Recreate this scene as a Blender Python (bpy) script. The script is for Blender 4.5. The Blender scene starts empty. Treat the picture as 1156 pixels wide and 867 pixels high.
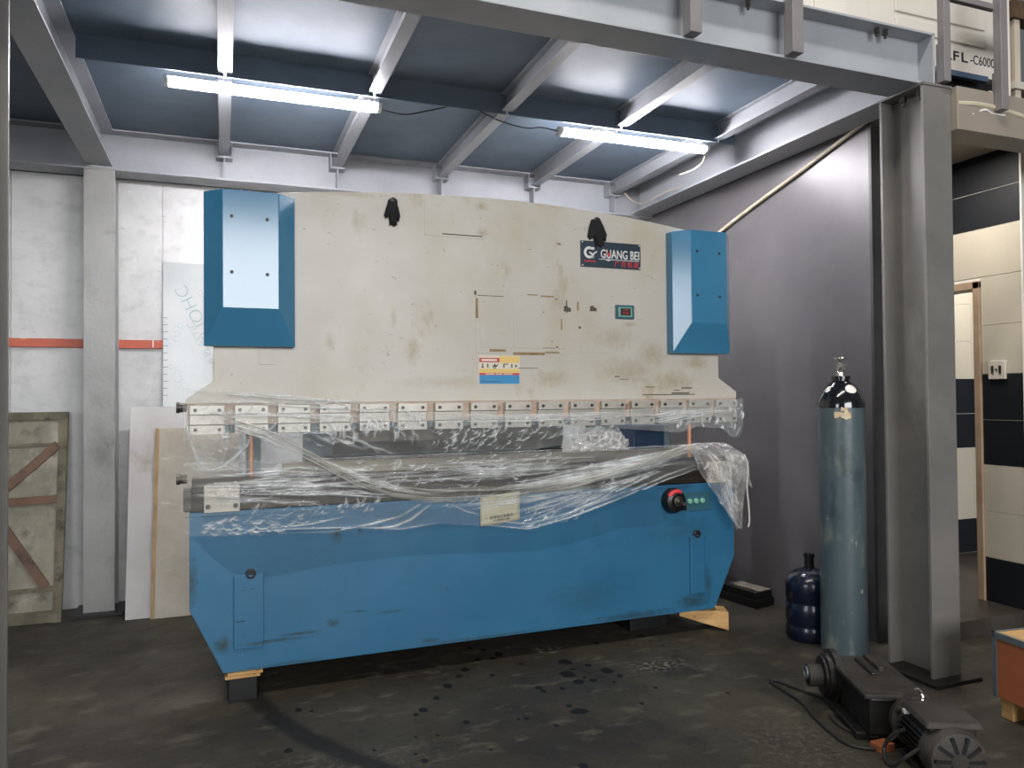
import bpy, bmesh, math, random
import numpy as np
from mathutils import Vector, Matrix, noise

random.seed(7)
scene = bpy.context.scene
col = scene.collection
PI = math.pi

# ------------------------------------------------------------------ camera (surveyed from the photograph)
FPX, YAW, PITCH, ROLL, EYE = 858.9, .36466, .01694, -.00837, 1.42
fw = np.array([math.sin(YAW)*math.cos(PITCH), math.cos(YAW)*math.cos(PITCH), math.sin(PITCH)])
r0 = np.array([math.cos(YAW), -math.sin(YAW), 0.])
u0 = np.cross(r0, fw)
RT = math.cos(ROLL)*r0+math.sin(ROLL)*u0
UP = -math.sin(ROLL)*r0+math.cos(ROLL)*u0
cd = bpy.data.cameras.new('camera')
cam = bpy.data.objects.new('camera', cd)
col.objects.link(cam)
cd.sensor_width = 36
cd.lens = FPX/1156*36
cd.clip_start = .05
cam.matrix_world = Matrix(((RT[0], UP[0], -fw[0], 0), (RT[1], UP[1], -fw[1], 0), (RT[2], UP[2], -fw[2], EYE), (0, 0, 0, 1)))
scene.camera = cam

# ------------------------------------------------------------------ materials
def lin(c):
    return tuple(((v/255)/12.92 if v/255 <= .04045 else ((v/255+.055)/1.055)**2.4) for v in c)

def mat(name, c1, c2=None, scale=3, detail=6, rough=.5, metal=0, bump=0, bscale=40, stretch=(1, 1, 1), coat=0,
        stains=(), rvar=0, spec=.5, lo=.35, hi=.65):
    """Principled paint: two-tone noise, then a list of stains (colour, noise scale, threshold lo, hi, stretch)."""
    m = bpy.data.materials.new(name)
    m.use_nodes = True
    nt = m.node_tree
    b = nt.nodes['Principled BSDF']
    b.inputs['Roughness'].default_value = rough
    b.inputs['Metallic'].default_value = metal
    b.inputs['Coat Weight'].default_value = coat
    b.inputs['Coat Roughness'].default_value = .12
    b.inputs['Specular IOR Level'].default_value = spec
    tc = nt.nodes.new('ShaderNodeTexCoord')
    def nz(sc, st, det=6, off=0):
        mp = nt.nodes.new('ShaderNodeMapping')
        mp.inputs['Scale'].default_value = st
        mp.inputs['Location'].default_value = (off, off*.7, off*.3)
        nt.links.new(tc.outputs['Object'], mp.inputs[0])
        n = nt.nodes.new('ShaderNodeTexNoise')
        n.inputs['Scale'].default_value = sc
        n.inputs['Detail'].default_value = det
        n.inputs['Roughness'].default_value = .6
        nt.links.new(mp.outputs[0], n.inputs['Vector'])
        return n.outputs['Fac']
    def rng(s, a, z, ta=0, tz=1):
        r = nt.nodes.new('ShaderNodeMapRange')
        r.inputs['From Min'].default_value = a
        r.inputs['From Max'].default_value = z
        r.inputs['To Min'].default_value = ta
        r.inputs['To Max'].default_value = tz
        nt.links.new(s, r.inputs['Value'])
        return r.outputs[0]
    c1l = (*lin(c1), 1)
    if c2 is None and not stains:
        b.inputs['Base Color'].default_value = c1l
    else:
        mix = nt.nodes.new('ShaderNodeMix')
        mix.data_type = 'RGBA'
        mix.inputs['A'].default_value = c1l
        mix.inputs['B'].default_value = (*lin(c2 or c1), 1)
        nt.links.new(rng(nz(scale, stretch, detail), lo, hi), mix.inputs['Factor'])
        out = mix.outputs['Result']
        for k, (sc_, scl, a, z, st) in enumerate(stains):
            mx = nt.nodes.new('ShaderNodeMix')
            mx.data_type = 'RGBA'
            nt.links.new(out, mx.inputs['A'])
            mx.inputs['B'].default_value = (*lin(sc_), 1)
            nt.links.new(rng(nz(scl, st, 8, 3.1+k*5.7), a, z), mx.inputs['Factor'])
            out = mx.outputs['Result']
        nt.links.new(out, b.inputs['Base Color'])
    if rvar:
        nt.links.new(rng(nz(scale*1.7, stretch, 5, 9), .3, .7, rough-rvar, rough+rvar), b.inputs['Roughness'])
    if bump:
        bp = nt.nodes.new('ShaderNodeBump')
        bp.inputs['Strength'].default_value = bump
        bp.inputs['Distance'].default_value = .02
        nt.links.new(nz(bscale, stretch, 4, 1.5), bp.inputs['Height'])
        nt.links.new(bp.outputs[0], b.inputs['Normal'])
    return m

def emit(name, c, s):
    m = bpy.data.materials.new(name)
    m.use_nodes = True
    b = m.node_tree.nodes['Principled BSDF']
    b.inputs['Base Color'].default_value = (*lin(c), 1)
    b.inputs['Emission Color'].default_value = (*lin(c), 1)
    b.inputs['Emission Strength'].default_value = s
    return m

def film_mat(name, base=.06, gain=.55, rough=.12, tint=(232, 236, 236), bscale=22, bump=.8, stretch=(1, 1, 1), glint=.7, clear=.975):
    """Clear polythene: mostly transparent, whiter where it turns away, with glints painted in along creases."""
    m = bpy.data.materials.new(name)
    m.use_nodes = True
    nt = m.node_tree
    nt.nodes.remove(nt.nodes['Principled BSDF'])
    out = nt.nodes['Material Output']
    tr = nt.nodes.new('ShaderNodeBsdfTransparent')
    tr.inputs[0].default_value = (clear, clear+.005, clear+.005, 1)
    gl = nt.nodes.new('ShaderNodeBsdfPrincipled')
    gl.inputs['Base Color'].default_value = (*lin(tint), 1)
    gl.inputs['Roughness'].default_value = rough
    gl.inputs['Specular IOR Level'].default_value = .9
    tc = nt.nodes.new('ShaderNodeTexCoord')
    mp = nt.nodes.new('ShaderNodeMapping')
    mp.inputs['Scale'].default_value = stretch
    nt.links.new(tc.outputs['Object'], mp.inputs[0])
    n = nt.nodes.new('ShaderNodeTexNoise')
    n.inputs['Scale'].default_value = bscale
    n.inputs['Detail'].default_value = 5
    n.inputs['Distortion'].default_value = .8
    nt.links.new(mp.outputs[0], n.inputs['Vector'])
    bp = nt.nodes.new('ShaderNodeBump')
    bp.inputs['Strength'].default_value = bump
    bp.inputs['Distance'].default_value = .03
    nt.links.new(n.outputs['Fac'], bp.inputs['Height'])
    nt.links.new(bp.outputs[0], gl.inputs['Normal'])
    lw = nt.nodes.new('ShaderNodeLayerWeight')
    lw.inputs['Blend'].default_value = .35
    nt.links.new(bp.outputs[0], lw.inputs['Normal'])
    ma = nt.nodes.new('ShaderNodeMath')
    ma.operation = 'MULTIPLY_ADD'
    ma.use_clamp = True
    ma.inputs[1].default_value = gain
    ma.inputs[2].default_value = base
    nt.links.new(lw.outputs['Facing'], ma.inputs[0])
    at = nt.nodes.new('ShaderNodeAttribute')
    at.attribute_name = 'fold_glint'  # fold density plus light glints painted in as white opacity
    mb_ = nt.nodes.new('ShaderNodeMath')
    mb_.operation = 'MULTIPLY_ADD'
    mb_.use_clamp = True
    mb_.inputs[1].default_value = glint
    nt.links.new(at.outputs['Fac'], mb_.inputs[0])
    nt.links.new(ma.outputs[0], mb_.inputs[2])
    ma = mb_
    mx = nt.nodes.new('ShaderNodeMixShader')
    nt.links.new(ma.outputs[0], mx.inputs[0])
    nt.links.new(tr.outputs[0], mx.inputs[1])
    nt.links.new(gl.outputs[0], mx.inputs[2])
    nt.links.new(mx.outputs[0], out.inputs[0])
    return m

M = {}
M['steel_grey'] = mat('grey_structural_paint', (160, 163, 167), (148, 152, 157), 2.5, rough=.38, rvar=.08, bump=.05, bscale=30)
M['column_grey'] = mat('grey_column_paint', (118, 115, 110), (102, 101, 98), 2.2, rough=.36, rvar=.1, stains=[((128, 128, 122), 3, .62, .72, (1, 1, .3))], bump=.06)
M['deck'] = mat('grey_deck_sheet', (108, 122, 136), (92, 106, 121), 1.8, rough=.58, rvar=.05, spec=.22, stains=[((70, 78, 86), 6, .66, .74, (.3, 1, 1))])
M['wall_sheet'] = mat('galvanised_wall_sheet', (200, 201, 198), (186, 188, 186), 2.6, rough=.38, rvar=.08, metal=0, spec=.5,
                      stains=[((166, 168, 166), 7, .5, .8, (1, 1, 1.6)), ((140, 143, 140), 15, .64, .8, (1, 1, 2)), ((210, 210, 206), 11, .6, .8, (1, 1, .5))], bump=.12, bscale=7)
M['wall_smooth'] = mat('smooth_grey_wall_sheet', (100, 98, 99), (88, 86, 88), 1.4, rough=.42, rvar=.05, metal=.1, spec=.55, bump=.05, bscale=4)
M['dark_edge'] = mat('dark_grey_edge', (66, 66, 66), (54, 54, 54), 6, rough=.5)
M['cream'] = mat('worn_cream_paint', (205, 200, 189), (197, 190, 177), 1.5, rough=.42, rvar=.08, coat=.1,
                 stains=[((190, 180, 154), 2.2, .5, .78, (1, 1, .7)), ((168, 152, 114), 4.5, .60, .76, (1, 1, .6)), ((120, 104, 74), 16, .67, .75, (1, 1, 1.6)), ((66, 62, 54), 34, .70, .73, (.6, 1, 2))], bump=.03)
M['blue'] = mat('worn_blue_paint', (47, 106, 140), (42, 98, 132), 1.6, rough=.34, rvar=.07, coat=.25,
                stains=[((36, 92, 122), 2.4, .58, .75, (1, 1, .6)), ((44, 66, 62), 7, .69, .78, (1, 1, 1)), ((26, 44, 56), 26, .70, .75, (.25, 1, 2)), ((84, 140, 168), 30, .72, .75, (1, 1, .4))], bump=.03)
M['blue_gloss'] = mat('glossy_blue_paint', (66, 134, 170), (60, 126, 162), 2, rough=.17, coat=.42, stains=[((60, 72, 78), 14, .74, .78, (1, 1, 1))])
M['rust_rail'] = mat('rusty_pink_primer', (198, 184, 168), (176, 148, 130), 9, rough=.6, stains=[((128, 94, 78), 12, .58, .7, (1, 1, 1))])
M['bare_steel'] = mat('bare_machined_steel', (190, 186, 176), (172, 168, 158), 12, rough=.36, metal=.3)
M['die_steel'] = mat('dull_die_steel', (132, 126, 112), (104, 98, 86), 9, rough=.35, metal=.5, stretch=(.2, 1, 3))
M['dark_steel'] = mat('oiled_dark_steel', (74, 66, 56), (48, 44, 40), 8, rough=.3, metal=.6, stretch=(.2, 1, 3), stains=[((120, 106, 80), 6, .6, .75, (.1, 1, 4))])
M['black_steel'] = mat('black_steel', (30, 32, 34), (20, 21, 22), 5, rough=.45)
M['navy'] = mat('dark_navy_paint', (24, 56, 84), (18, 44, 70), 4, rough=.4)
M['teal_grey'] = mat('dull_teal_paint', (92, 112, 116), (78, 98, 104), 4, rough=.5)
M['copper'] = mat('copper_brown_rod', (208, 156, 122), (186, 130, 98), 12, rough=.4, metal=.3)
M['bolt'] = mat('dark_bolt_steel', (84, 80, 74), (60, 56, 52), 30, rough=.4, metal=.6)
M['chrome'] = mat('bright_valve_metal', (212, 208, 200), (180, 172, 160), 30, rough=.16, metal=.95)
M['plate_white'] = mat('off_white_plate', (202, 196, 184), (186, 178, 164), 8, rough=.5)
M['paper'] = mat('yellowed_paper', (206, 200, 176), (190, 182, 152), 10, rough=.7, stretch=(.4, 1, 3))
M['black'] = mat('black_plastic', (16, 16, 18), (24, 24, 26), 10, rough=.35)
M['rag'] = mat('black_cloth', (24, 24, 26), (34, 34, 36), 20, rough=.9)
M['red'] = mat('red_print', (206, 62, 66))
M['white'] = mat('white_print', (228, 226, 220))
M['ink'] = mat('dark_ink', (40, 42, 44))
M['sign_blue'] = mat('dark_slate_sign', (46, 62, 74), (42, 56, 68), 6, rough=.35)
M['yellow'] = mat('pale_yellow_print', (238, 206, 128), (232, 198, 112), 8, rough=.5)
M['pale'] = mat('pale_label', (226, 218, 196))
M['sky_blue'] = mat('light_blue_print', (58, 148, 200), (50, 138, 190), 8)
M['green_button'] = mat('pale_green_button', (120, 176, 156), rough=.25, coat=.4)
M['teal_frame'] = mat('teal_frame', (46, 92, 106), rough=.4)
M['screen'] = mat('brown_dark_screen', (62, 50, 46), (80, 62, 54), 60, rough=.25)
M['board_green'] = mat('weathered_grey_green_board', (136, 132, 114), (106, 104, 88), 3.5, rough=.6,
                       stains=[((154, 150, 136), 5, .55, .7, (1, 1, .7)), ((66, 60, 46), 6, .52, .70, (1, 1, 1))], bump=.1)
M['board_frame'] = mat('mouldy_frame_wood', (112, 106, 84), (80, 76, 60), 6, rough=.7, stains=[((44, 42, 34), 9, .56, .68, (1, 1, 1))], bump=.15)
M['brace'] = mat('rusty_brace', (112, 84, 66), (86, 64, 50), 6, rough=.7, stains=[((60, 48, 40), 8, .56, .68, (1, 1, 1))])
M['board_white'] = mat('chalky_white_board', (188, 187, 184), (174, 171, 167), 2, rough=.55, stains=[((150, 140, 120), 3, .62, .75, (1, 1, .6))])
M['board_grey'] = mat('scuffed_pale_grey_board', (182, 176, 162), (160, 152, 134), 3, rough=.55, stains=[((206, 200, 188), 7, .62, .7, (.5, 1, 2))])
M['tape'] = mat('brown_tape', (168, 138, 92), (140, 112, 72), 9, rough=.5)
M['acrylic'] = mat('pale_translucent_sheet', (166, 171, 169), (156, 162, 160), 2, rough=.25, coat=.3)
M['marker'] = mat('faded_green_marker', (98, 130, 130))
M['red_strip'] = mat('orange_red_strip', (190, 94, 68), (178, 84, 60), 5, rough=.5, stains=[((226, 150, 122), 8, .6, .7, (1, 1, 1))])
M['wood_raw'] = mat('pale_splintered_wood', (206, 168, 112), (178, 136, 82), 6, rough=.7, stretch=(1, 1, 4), stains=[((90, 56, 30), 11, .6, .7, (1, 1, 1))], bump=.2)
M['wood_orange'] = mat('orange_plywood', (158, 92, 58), (140, 78, 48), 4, rough=.55, stains=[((84, 56, 40), 9, .66, .74, (1, 1, 1))])
M['wood_dark'] = mat('dark_old_wood', (92, 72, 48), (70, 54, 36), 6, rough=.7, stretch=(4, 1, 1))
M['metal_edge'] = mat('grey_metal_edging', (120, 128, 132), (98, 106, 110), 8, rough=.4, metal=.5)
M['cyl'] = mat('worn_grey_blue_paint', (78, 92, 96), (66, 80, 86), 3, rough=.32, coat=.1, stretch=(1, 1, .4),
               stains=[((116, 120, 110), 9, .56, .70, (1, 1, .4)), ((44, 56, 62), 6, .56, .72, (1, 1, .5)), ((160, 156, 140), 26, .68, .72, (1, 1, .35))])
M['cyl_top'] = mat('glossy_black_paint', (16, 18, 24), rough=.12, coat=.5, stains=[((210, 206, 196), 7, .69, .71, (1, 1, 1))])
M['sticker'] = mat('torn_paper_sticker', (216, 198, 168), (196, 172, 138), 20, rough=.7)
M['jug'] = mat('dark_blue_jug', (16, 24, 44), (13, 20, 37), 3, rough=.25, coat=.15)
M['oily'] = mat('oily_black_iron', (28, 26, 25), (18, 17, 17), 8, rough=.42, stains=[((54, 48, 42), 7, .58, .74, (1, 1, 1))], bump=.1)
M['dusty'] = mat('dusty_brown_iron', (62, 55, 48), (40, 36, 33), 8, rough=.65, stains=[((84, 75, 63), 10, .6, .75, (1, 1, 1))], bump=.15)
M['cable'] = mat('dark_rubber_cable', (44, 42, 40), rough=.45)
M['conduit'] = mat('beige_conduit', (198, 188, 164), (182, 172, 148), 10, rough=.5)
M['tile_beige'] = mat('beige_wall_tile', (190, 182, 166), (182, 174, 158), 3, rough=.22, coat=.2)
M['tile_black'] = mat('black_wall_tile', (24, 26, 30), (30, 32, 36), 3, rough=.5, spec=.2)
M['grout'] = mat('white_grout', (212, 208, 198), rough=.7)
M['door_frame'] = mat('brown_door_frame', (168, 146, 122), (152, 128, 104), 6, rough=.45)
M['room_floor'] = mat('grimy_room_floor', (72, 67, 60), (46, 43, 39), 3, rough=.4)
M['soffit'] = mat('taupe_soffit', (196, 184, 166), (188, 176, 158), 3, rough=.6)
M['fascia'] = mat('taupe_grey_steel', (146, 136, 124), (136, 127, 116), 3, rough=.45)
M['cabinet_white'] = mat('warm_white_cabinet', (226, 220, 210), (220, 214, 204), 2, rough=.4)
M['cabinet_blue'] = mat('slate_blue_strip', (78, 96, 118), rough=.4)
M['rail'] = mat('grey_railing_paint', (126, 122, 122), (116, 112, 112), 4, rough=.4)
M['dust_top'] = mat('dusty_top', (128, 122, 108), (104, 98, 88), 9, rough=.8)
M['black_box'] = mat('black_painted_box', (26, 28, 28), (18, 19, 19), 5, rough=.4)
M['tube_light'] = emit('lit_tube', (255, 250, 255), 185)
M['tube_body'] = mat('white_batten', (220, 220, 222), rough=.4)
M['film_clear'] = film_mat('clear_polythene', .10, .38, .08, bscale=18, bump=.6, glint=.95)
M['film_bed'] = film_mat('clear_polythene_over_bed', .06, .26, .1, bscale=13, bump=.6, stretch=(.35, 1, 1.6), glint=.95, clear=.95)
M['film_shade'] = film_mat('shade_tinted_polythene', .0, .03, .2, bscale=8, bump=.2, glint=.3, clear=.9)  # tinted darker to paint in a cast shadow on the bed
M['film_fold'] = film_mat('bunched_polythene', .03, .2, .1, tint=(236, 234, 226), bscale=24, bump=.4, stretch=(.2, 1, 1), glint=.95)
M['film_crumple'] = film_mat('crumpled_polythene', .16, .45, .07, tint=(228, 226, 222), bscale=26, bump=.9, glint=.85)
M['film_strip'] = mat('twisted_white_polythene', (206, 204, 198), rough=.3)

def floor_material():
    m = bpy.data.materials.new('oil_stained_concrete')
    m.use_nodes = True
    nt = m.node_tree
    N, L = nt.nodes, nt.links
    b = N['Principled BSDF']
    tc = N.new('ShaderNodeTexCoord')
    def noise_(sc, det=7, st=(1, 1, 1), dist=0.):
        mp = N.new('ShaderNodeMapping'); mp.inputs['Scale'].default_value = st
        L.new(tc.outputs['Object'], mp.inputs[0])
        n = N.new('ShaderNodeTexNoise')
        n.inputs['Scale'].default_value = sc; n.inputs['Detail'].default_value = det
        n.inputs['Roughness'].default_value = .62; n.inputs['Distortion'].default_value = dist
        L.new(mp.outputs[0], n.inputs['Vector'])
        return n.outputs['Fac']
    def rng(s, a, z, ta=0., tz=1.):
        r = N.new('ShaderNodeMapRange')
        for k, v in zip(('From Min', 'From Max', 'To Min', 'To Max'), (a, z, ta, tz)):
            r.inputs[k].default_value = v
        L.new(s, r.inputs['Value'])
        return r.outputs[0]
    def mixc(f, a, bcol):
        x = N.new('ShaderNodeMix'); x.data_type = 'RGBA'
        L.new(f, x.inputs['Factor'])
        if isinstance(a, tuple): x.inputs['A'].default_value = (*lin(a), 1)
        else: L.new(a, x.inputs['A'])
        x.inputs['B'].default_value = (*lin(bcol), 1)
        return x.outputs['Result']
    def mth(op, a, bb):
        x = N.new('ShaderNodeMath'); x.operation = op
        for i, v in enumerate((a, bb)):
            if isinstance(v, (int, float)): x.inputs[i].default_value = v
            else: L.new(v, x.inputs[i])
        return x.outputs[0]
    c = mixc(rng(noise_(1.1), .36, .64), (71, 67, 56), (46, 43, 39))
    c = mixc(rng(noise_(3.2, 8, (1, .6, 1), .6), .52, .74), c, (42, 39, 37))
    c = mixc(rng(noise_(9, 8, (.5, 1, 1)), .56, .8), c, (110, 104, 90))
    c = mixc(rng(noise_(26, 8, (.6, 1, 1)), .58, .8), c, (30, 28, 26))
    # pale scuffs in patches around the places where the paint is worn through
    def spot(x, y, rx, ry):
        mp = N.new('ShaderNodeMapping')
        mp.vector_type = 'POINT'
        mp.inputs['Location'].default_value = (-x/rx, -y/ry, 0)
        mp.inputs['Scale'].default_value = (1/rx, 1/ry, 0)
        L.new(tc.outputs['Object'], mp.inputs[0])
        ln = N.new('ShaderNodeVectorMath'); ln.operation = 'LENGTH'
        L.new(mp.outputs[0], ln.inputs[0])
        return ln.outputs['Value']
    nf = noise_(34, 10)
    for (x, y, rx, ry) in ((2.14, 3.5, .2, .12), (1.7, 3.95, .1, .08), (2.2, 2.5, .3, .3), (.4, 3.0, .6, .2), (2.3, 3.85, .2, .1)):
        f = mth('MULTIPLY', rng(spot(x, y, rx, ry), .4, 1.1, 1, 0), rng(nf, .5, .6))
        c = mixc(mth('MULTIPLY', f, .8 if x in (2.14, 1.7) else .22), c, (132, 126, 112))
    # oil drips
    drips = [(1.183, 3.822, 0.017),
             (1.126, 3.742, 0.014),
             (1.039, 3.64, 0.018),
             (0.946, 3.513, 0.013), (0.855, 3.402, 0.016), (0.811, 3.366, 0.01), (1.29, 3.693, 0.011), (1.294, 3.937, 0.013), (1.374, 3.93, 0.013), (1.426, 3.978, 0.018), (1.486, 3.792, 0.009), (1.716, 3.728, 0.025), (1.65, 3.56, 0.029), (1.704, 3.619, 0.011), (1.805, 3.636, 0.013), (1.655, 3.445, 0.019), (1.735, 3.435, 0.014), (1.546, 3.4, 0.01), (1.488, 3.197, 0.011), (1.485, 3.125, 0.016), (1.528, 3.119, 0.014), (1.253, 3.141, 0.009), (1.221, 3.151, 0.006), (1.348, 3.029, 0.009), (0.997, 3.204, 0.012), (1.011, 2.921, 0.007), (0.574, 3.091, 0.007), (0.326, 3.616, 0.012), (0.741, 2.929, 0.011), (1.294, 2.66, 0.014), (1.441, 3.447, 0.014), (1.446, 3.403, 0.01), (0.25, 3.216, 0.013), (1.309, 4.137, 0.012), (1.373, 4.082, 0.012), (0.844, 3.126, 0.006), (0.757, 3.146, 0.006), (0.719, 2.999, 0.006), (1.298, 3.587, 0.005), (0.38, 3.583, 0.007), (2.322, 3.963, 0.014), (2.01, 3.946, 0.012), (1.718, 3.725, 0.023), (1.805, 3.633, 0.013), (1.706, 3.615, 0.01), (1.656, 3.55, 0.022), (1.663, 3.446, 0.016), (1.861, 3.527, 0.025), (1.546, 3.397, 0.009), (1.969, 3.234, 0.009), (1.489, 3.197, 0.01), (1.728, 3.436, 0.011), (1.712, 3.493, 0.008), (1.886, 3.439, 0.011), (2.345, 3.773, 0.006), (1.81, 3.095, 0.009), (1.505, 3.122, 0.019), (1.441, 3.449, 0.01), (1.819, 3.376, 0.008), (2.252, 3.048, 0.007)]
    acc = None
    wob = mth('MULTIPLY', noise_(30, 3), 1.1)
    for (x, y, r) in drips:
        s = rng(mth('ADD', spot(x, y, r*1.4, r*1.85), wob), 1.42, 1.56, 1, 0)
        acc = s if acc is None else mth('MAXIMUM', acc, s)
    c = mixc(mth('MULTIPLY', acc, .92), c, (12, 12, 13))
    # the long curved dark drag mark running out from under the machine
    ring = spot(2.55, 4.42, 2.5, 2.5)
    d = mth('ABSOLUTE', mth('SUBTRACT', mth('ADD', ring, mth('MULTIPLY', noise_(5, 4), .02)), 1.0), 0)
    sx = N.new('ShaderNodeSeparateXYZ'); L.new(tc.outputs['Object'], sx.inputs[0])
    gate = mth('MULTIPLY', rng(sx.outputs['Y'], 2.2, 2.5), rng(sx.outputs['X'], 1.0, .8))
    c = mixc(mth('MULTIPLY', mth('MULTIPLY', rng(d, .012, .026, 1, 0), gate), .8), c, (24, 23, 22))
    L.new(c, b.inputs['Base Color'])
    L.new(rng(noise_(2.5), .3, .7, .45, .75), b.inputs['Roughness'])
    b.inputs['Specular IOR Level'].default_value = .35
    bp = N.new('ShaderNodeBump'); bp.inputs['Strength'].default_value = .2; bp.inputs['Distance'].default_value = .02
    L.new(noise_(18, 6), bp.inputs['Height']); L.new(bp.outputs[0], b.inputs['Normal'])
    return m
M['floor'] = floor_material()

def smudges(m, spots, c):
    """Dirty marks at given places (x, z) of an upright plate, each with its own reach (rx, rz) and strength."""
    nt = m.node_tree
    N, L = nt.nodes, nt.links
    b = N['Principled BSDF']
    src = b.inputs['Base Color'].links[0].from_socket
    tc = N.new('ShaderNodeTexCoord')
    n = N.new('ShaderNodeTexNoise')
    n.inputs['Scale'].default_value = 24; n.inputs['Detail'].default_value = 8; n.inputs['Roughness'].default_value = .7
    L.new(tc.outputs['Object'], n.inputs['Vector'])
    acc = None
    for (x, z, rx, rz, k) in spots:
        mp = N.new('ShaderNodeMapping')
        mp.inputs['Scale'].default_value = (1/rx, 0, 1/rz)
        mp.inputs['Location'].default_value = (-x/rx, 0, -z/rz)
        L.new(tc.outputs['Object'], mp.inputs[0])
        ln = N.new('ShaderNodeVectorMath'); ln.operation = 'LENGTH'
        L.new(mp.outputs[0], ln.inputs[0])
        ad = N.new('ShaderNodeMath'); ad.operation = 'MULTIPLY_ADD'
        L.new(n.outputs['Fac'], ad.inputs[0]); ad.inputs[1].default_value = 2.2
        L.new(ln.outputs['Value'], ad.inputs[2])
        r = N.new('ShaderNodeMapRange')
        for key, v in zip(('From Min', 'From Max', 'To Min', 'To Max'), (1.1, 2.1, k, 0)):
            r.inputs[key].default_value = v
        L.new(ad.outputs[0], r.inputs['Value'])
        if acc is None: acc = r.outputs[0]
        else:
            mm = N.new('ShaderNodeMath'); mm.operation = 'MAXIMUM'
            L.new(acc, mm.inputs[0]); L.new(r.outputs[0], mm.inputs[1]); acc = mm.outputs[0]
    mx = N.new('ShaderNodeMix'); mx.data_type = 'RGBA'
    L.new(acc, mx.inputs['Factor']); L.new(src, mx.inputs['A']); mx.inputs['B'].default_value = (*lin(c), 1)
    L.new(mx.outputs['Result'], b.inputs['Base Color'])
smudges(M['blue'], [(.53, .75, .035, .06, .8), (.64, .76, .012, .02, .9), (.75, .77, .015, .02, .9), (.51, .32, .04, .025, .9), (.0, .27, .05, .05, .9), (-.13, .58, .03, .12, .8),
                    (.22, .265, .22, .012, .8), (.35, .285, .12, .01, .9), (.62, .36, .08, .006, .8), (1.0, .17, .06, .02, .8), (2.2, .16, .35, .03, .7), (2.62, .2, .14, .05, .85),
                    (1.3, .15, .5, .012, .6), (2.72, .3, .04, .12, .6), (.8, .34, .1, .01, .6), (.3, .15, .25, .012, .6), (2.5, .62, .3, .1, .25), (1.9, .3, .3, .12, .25)], (40, 56, 52))
smudges(M['cream'], [(.92, 1.66, .05, .09, .8), (.5, 1.7, .03, .05, .7), (.82, 1.83, .02, .06, .7), (2.2, 1.56, .2, .1, .6), (2.5, 1.5, .2, .08, .7), (1.7, 1.52, .15, .06, .6),
                     (2.1, 1.75, .15, .08, .5), (2.35, 1.66, .12, .1, .6), (1.3, 2.44, .05, .03, .8), (1.3, 2.3, .04, .03, .8), (.6, 2.44, .2, .02, .5), (2.65, 1.62, .12, .06, .7), (2.2, 1.83, .06, .02, .7), (1.1, 1.5, .3, .04, .4)], (164, 150, 116))

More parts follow.
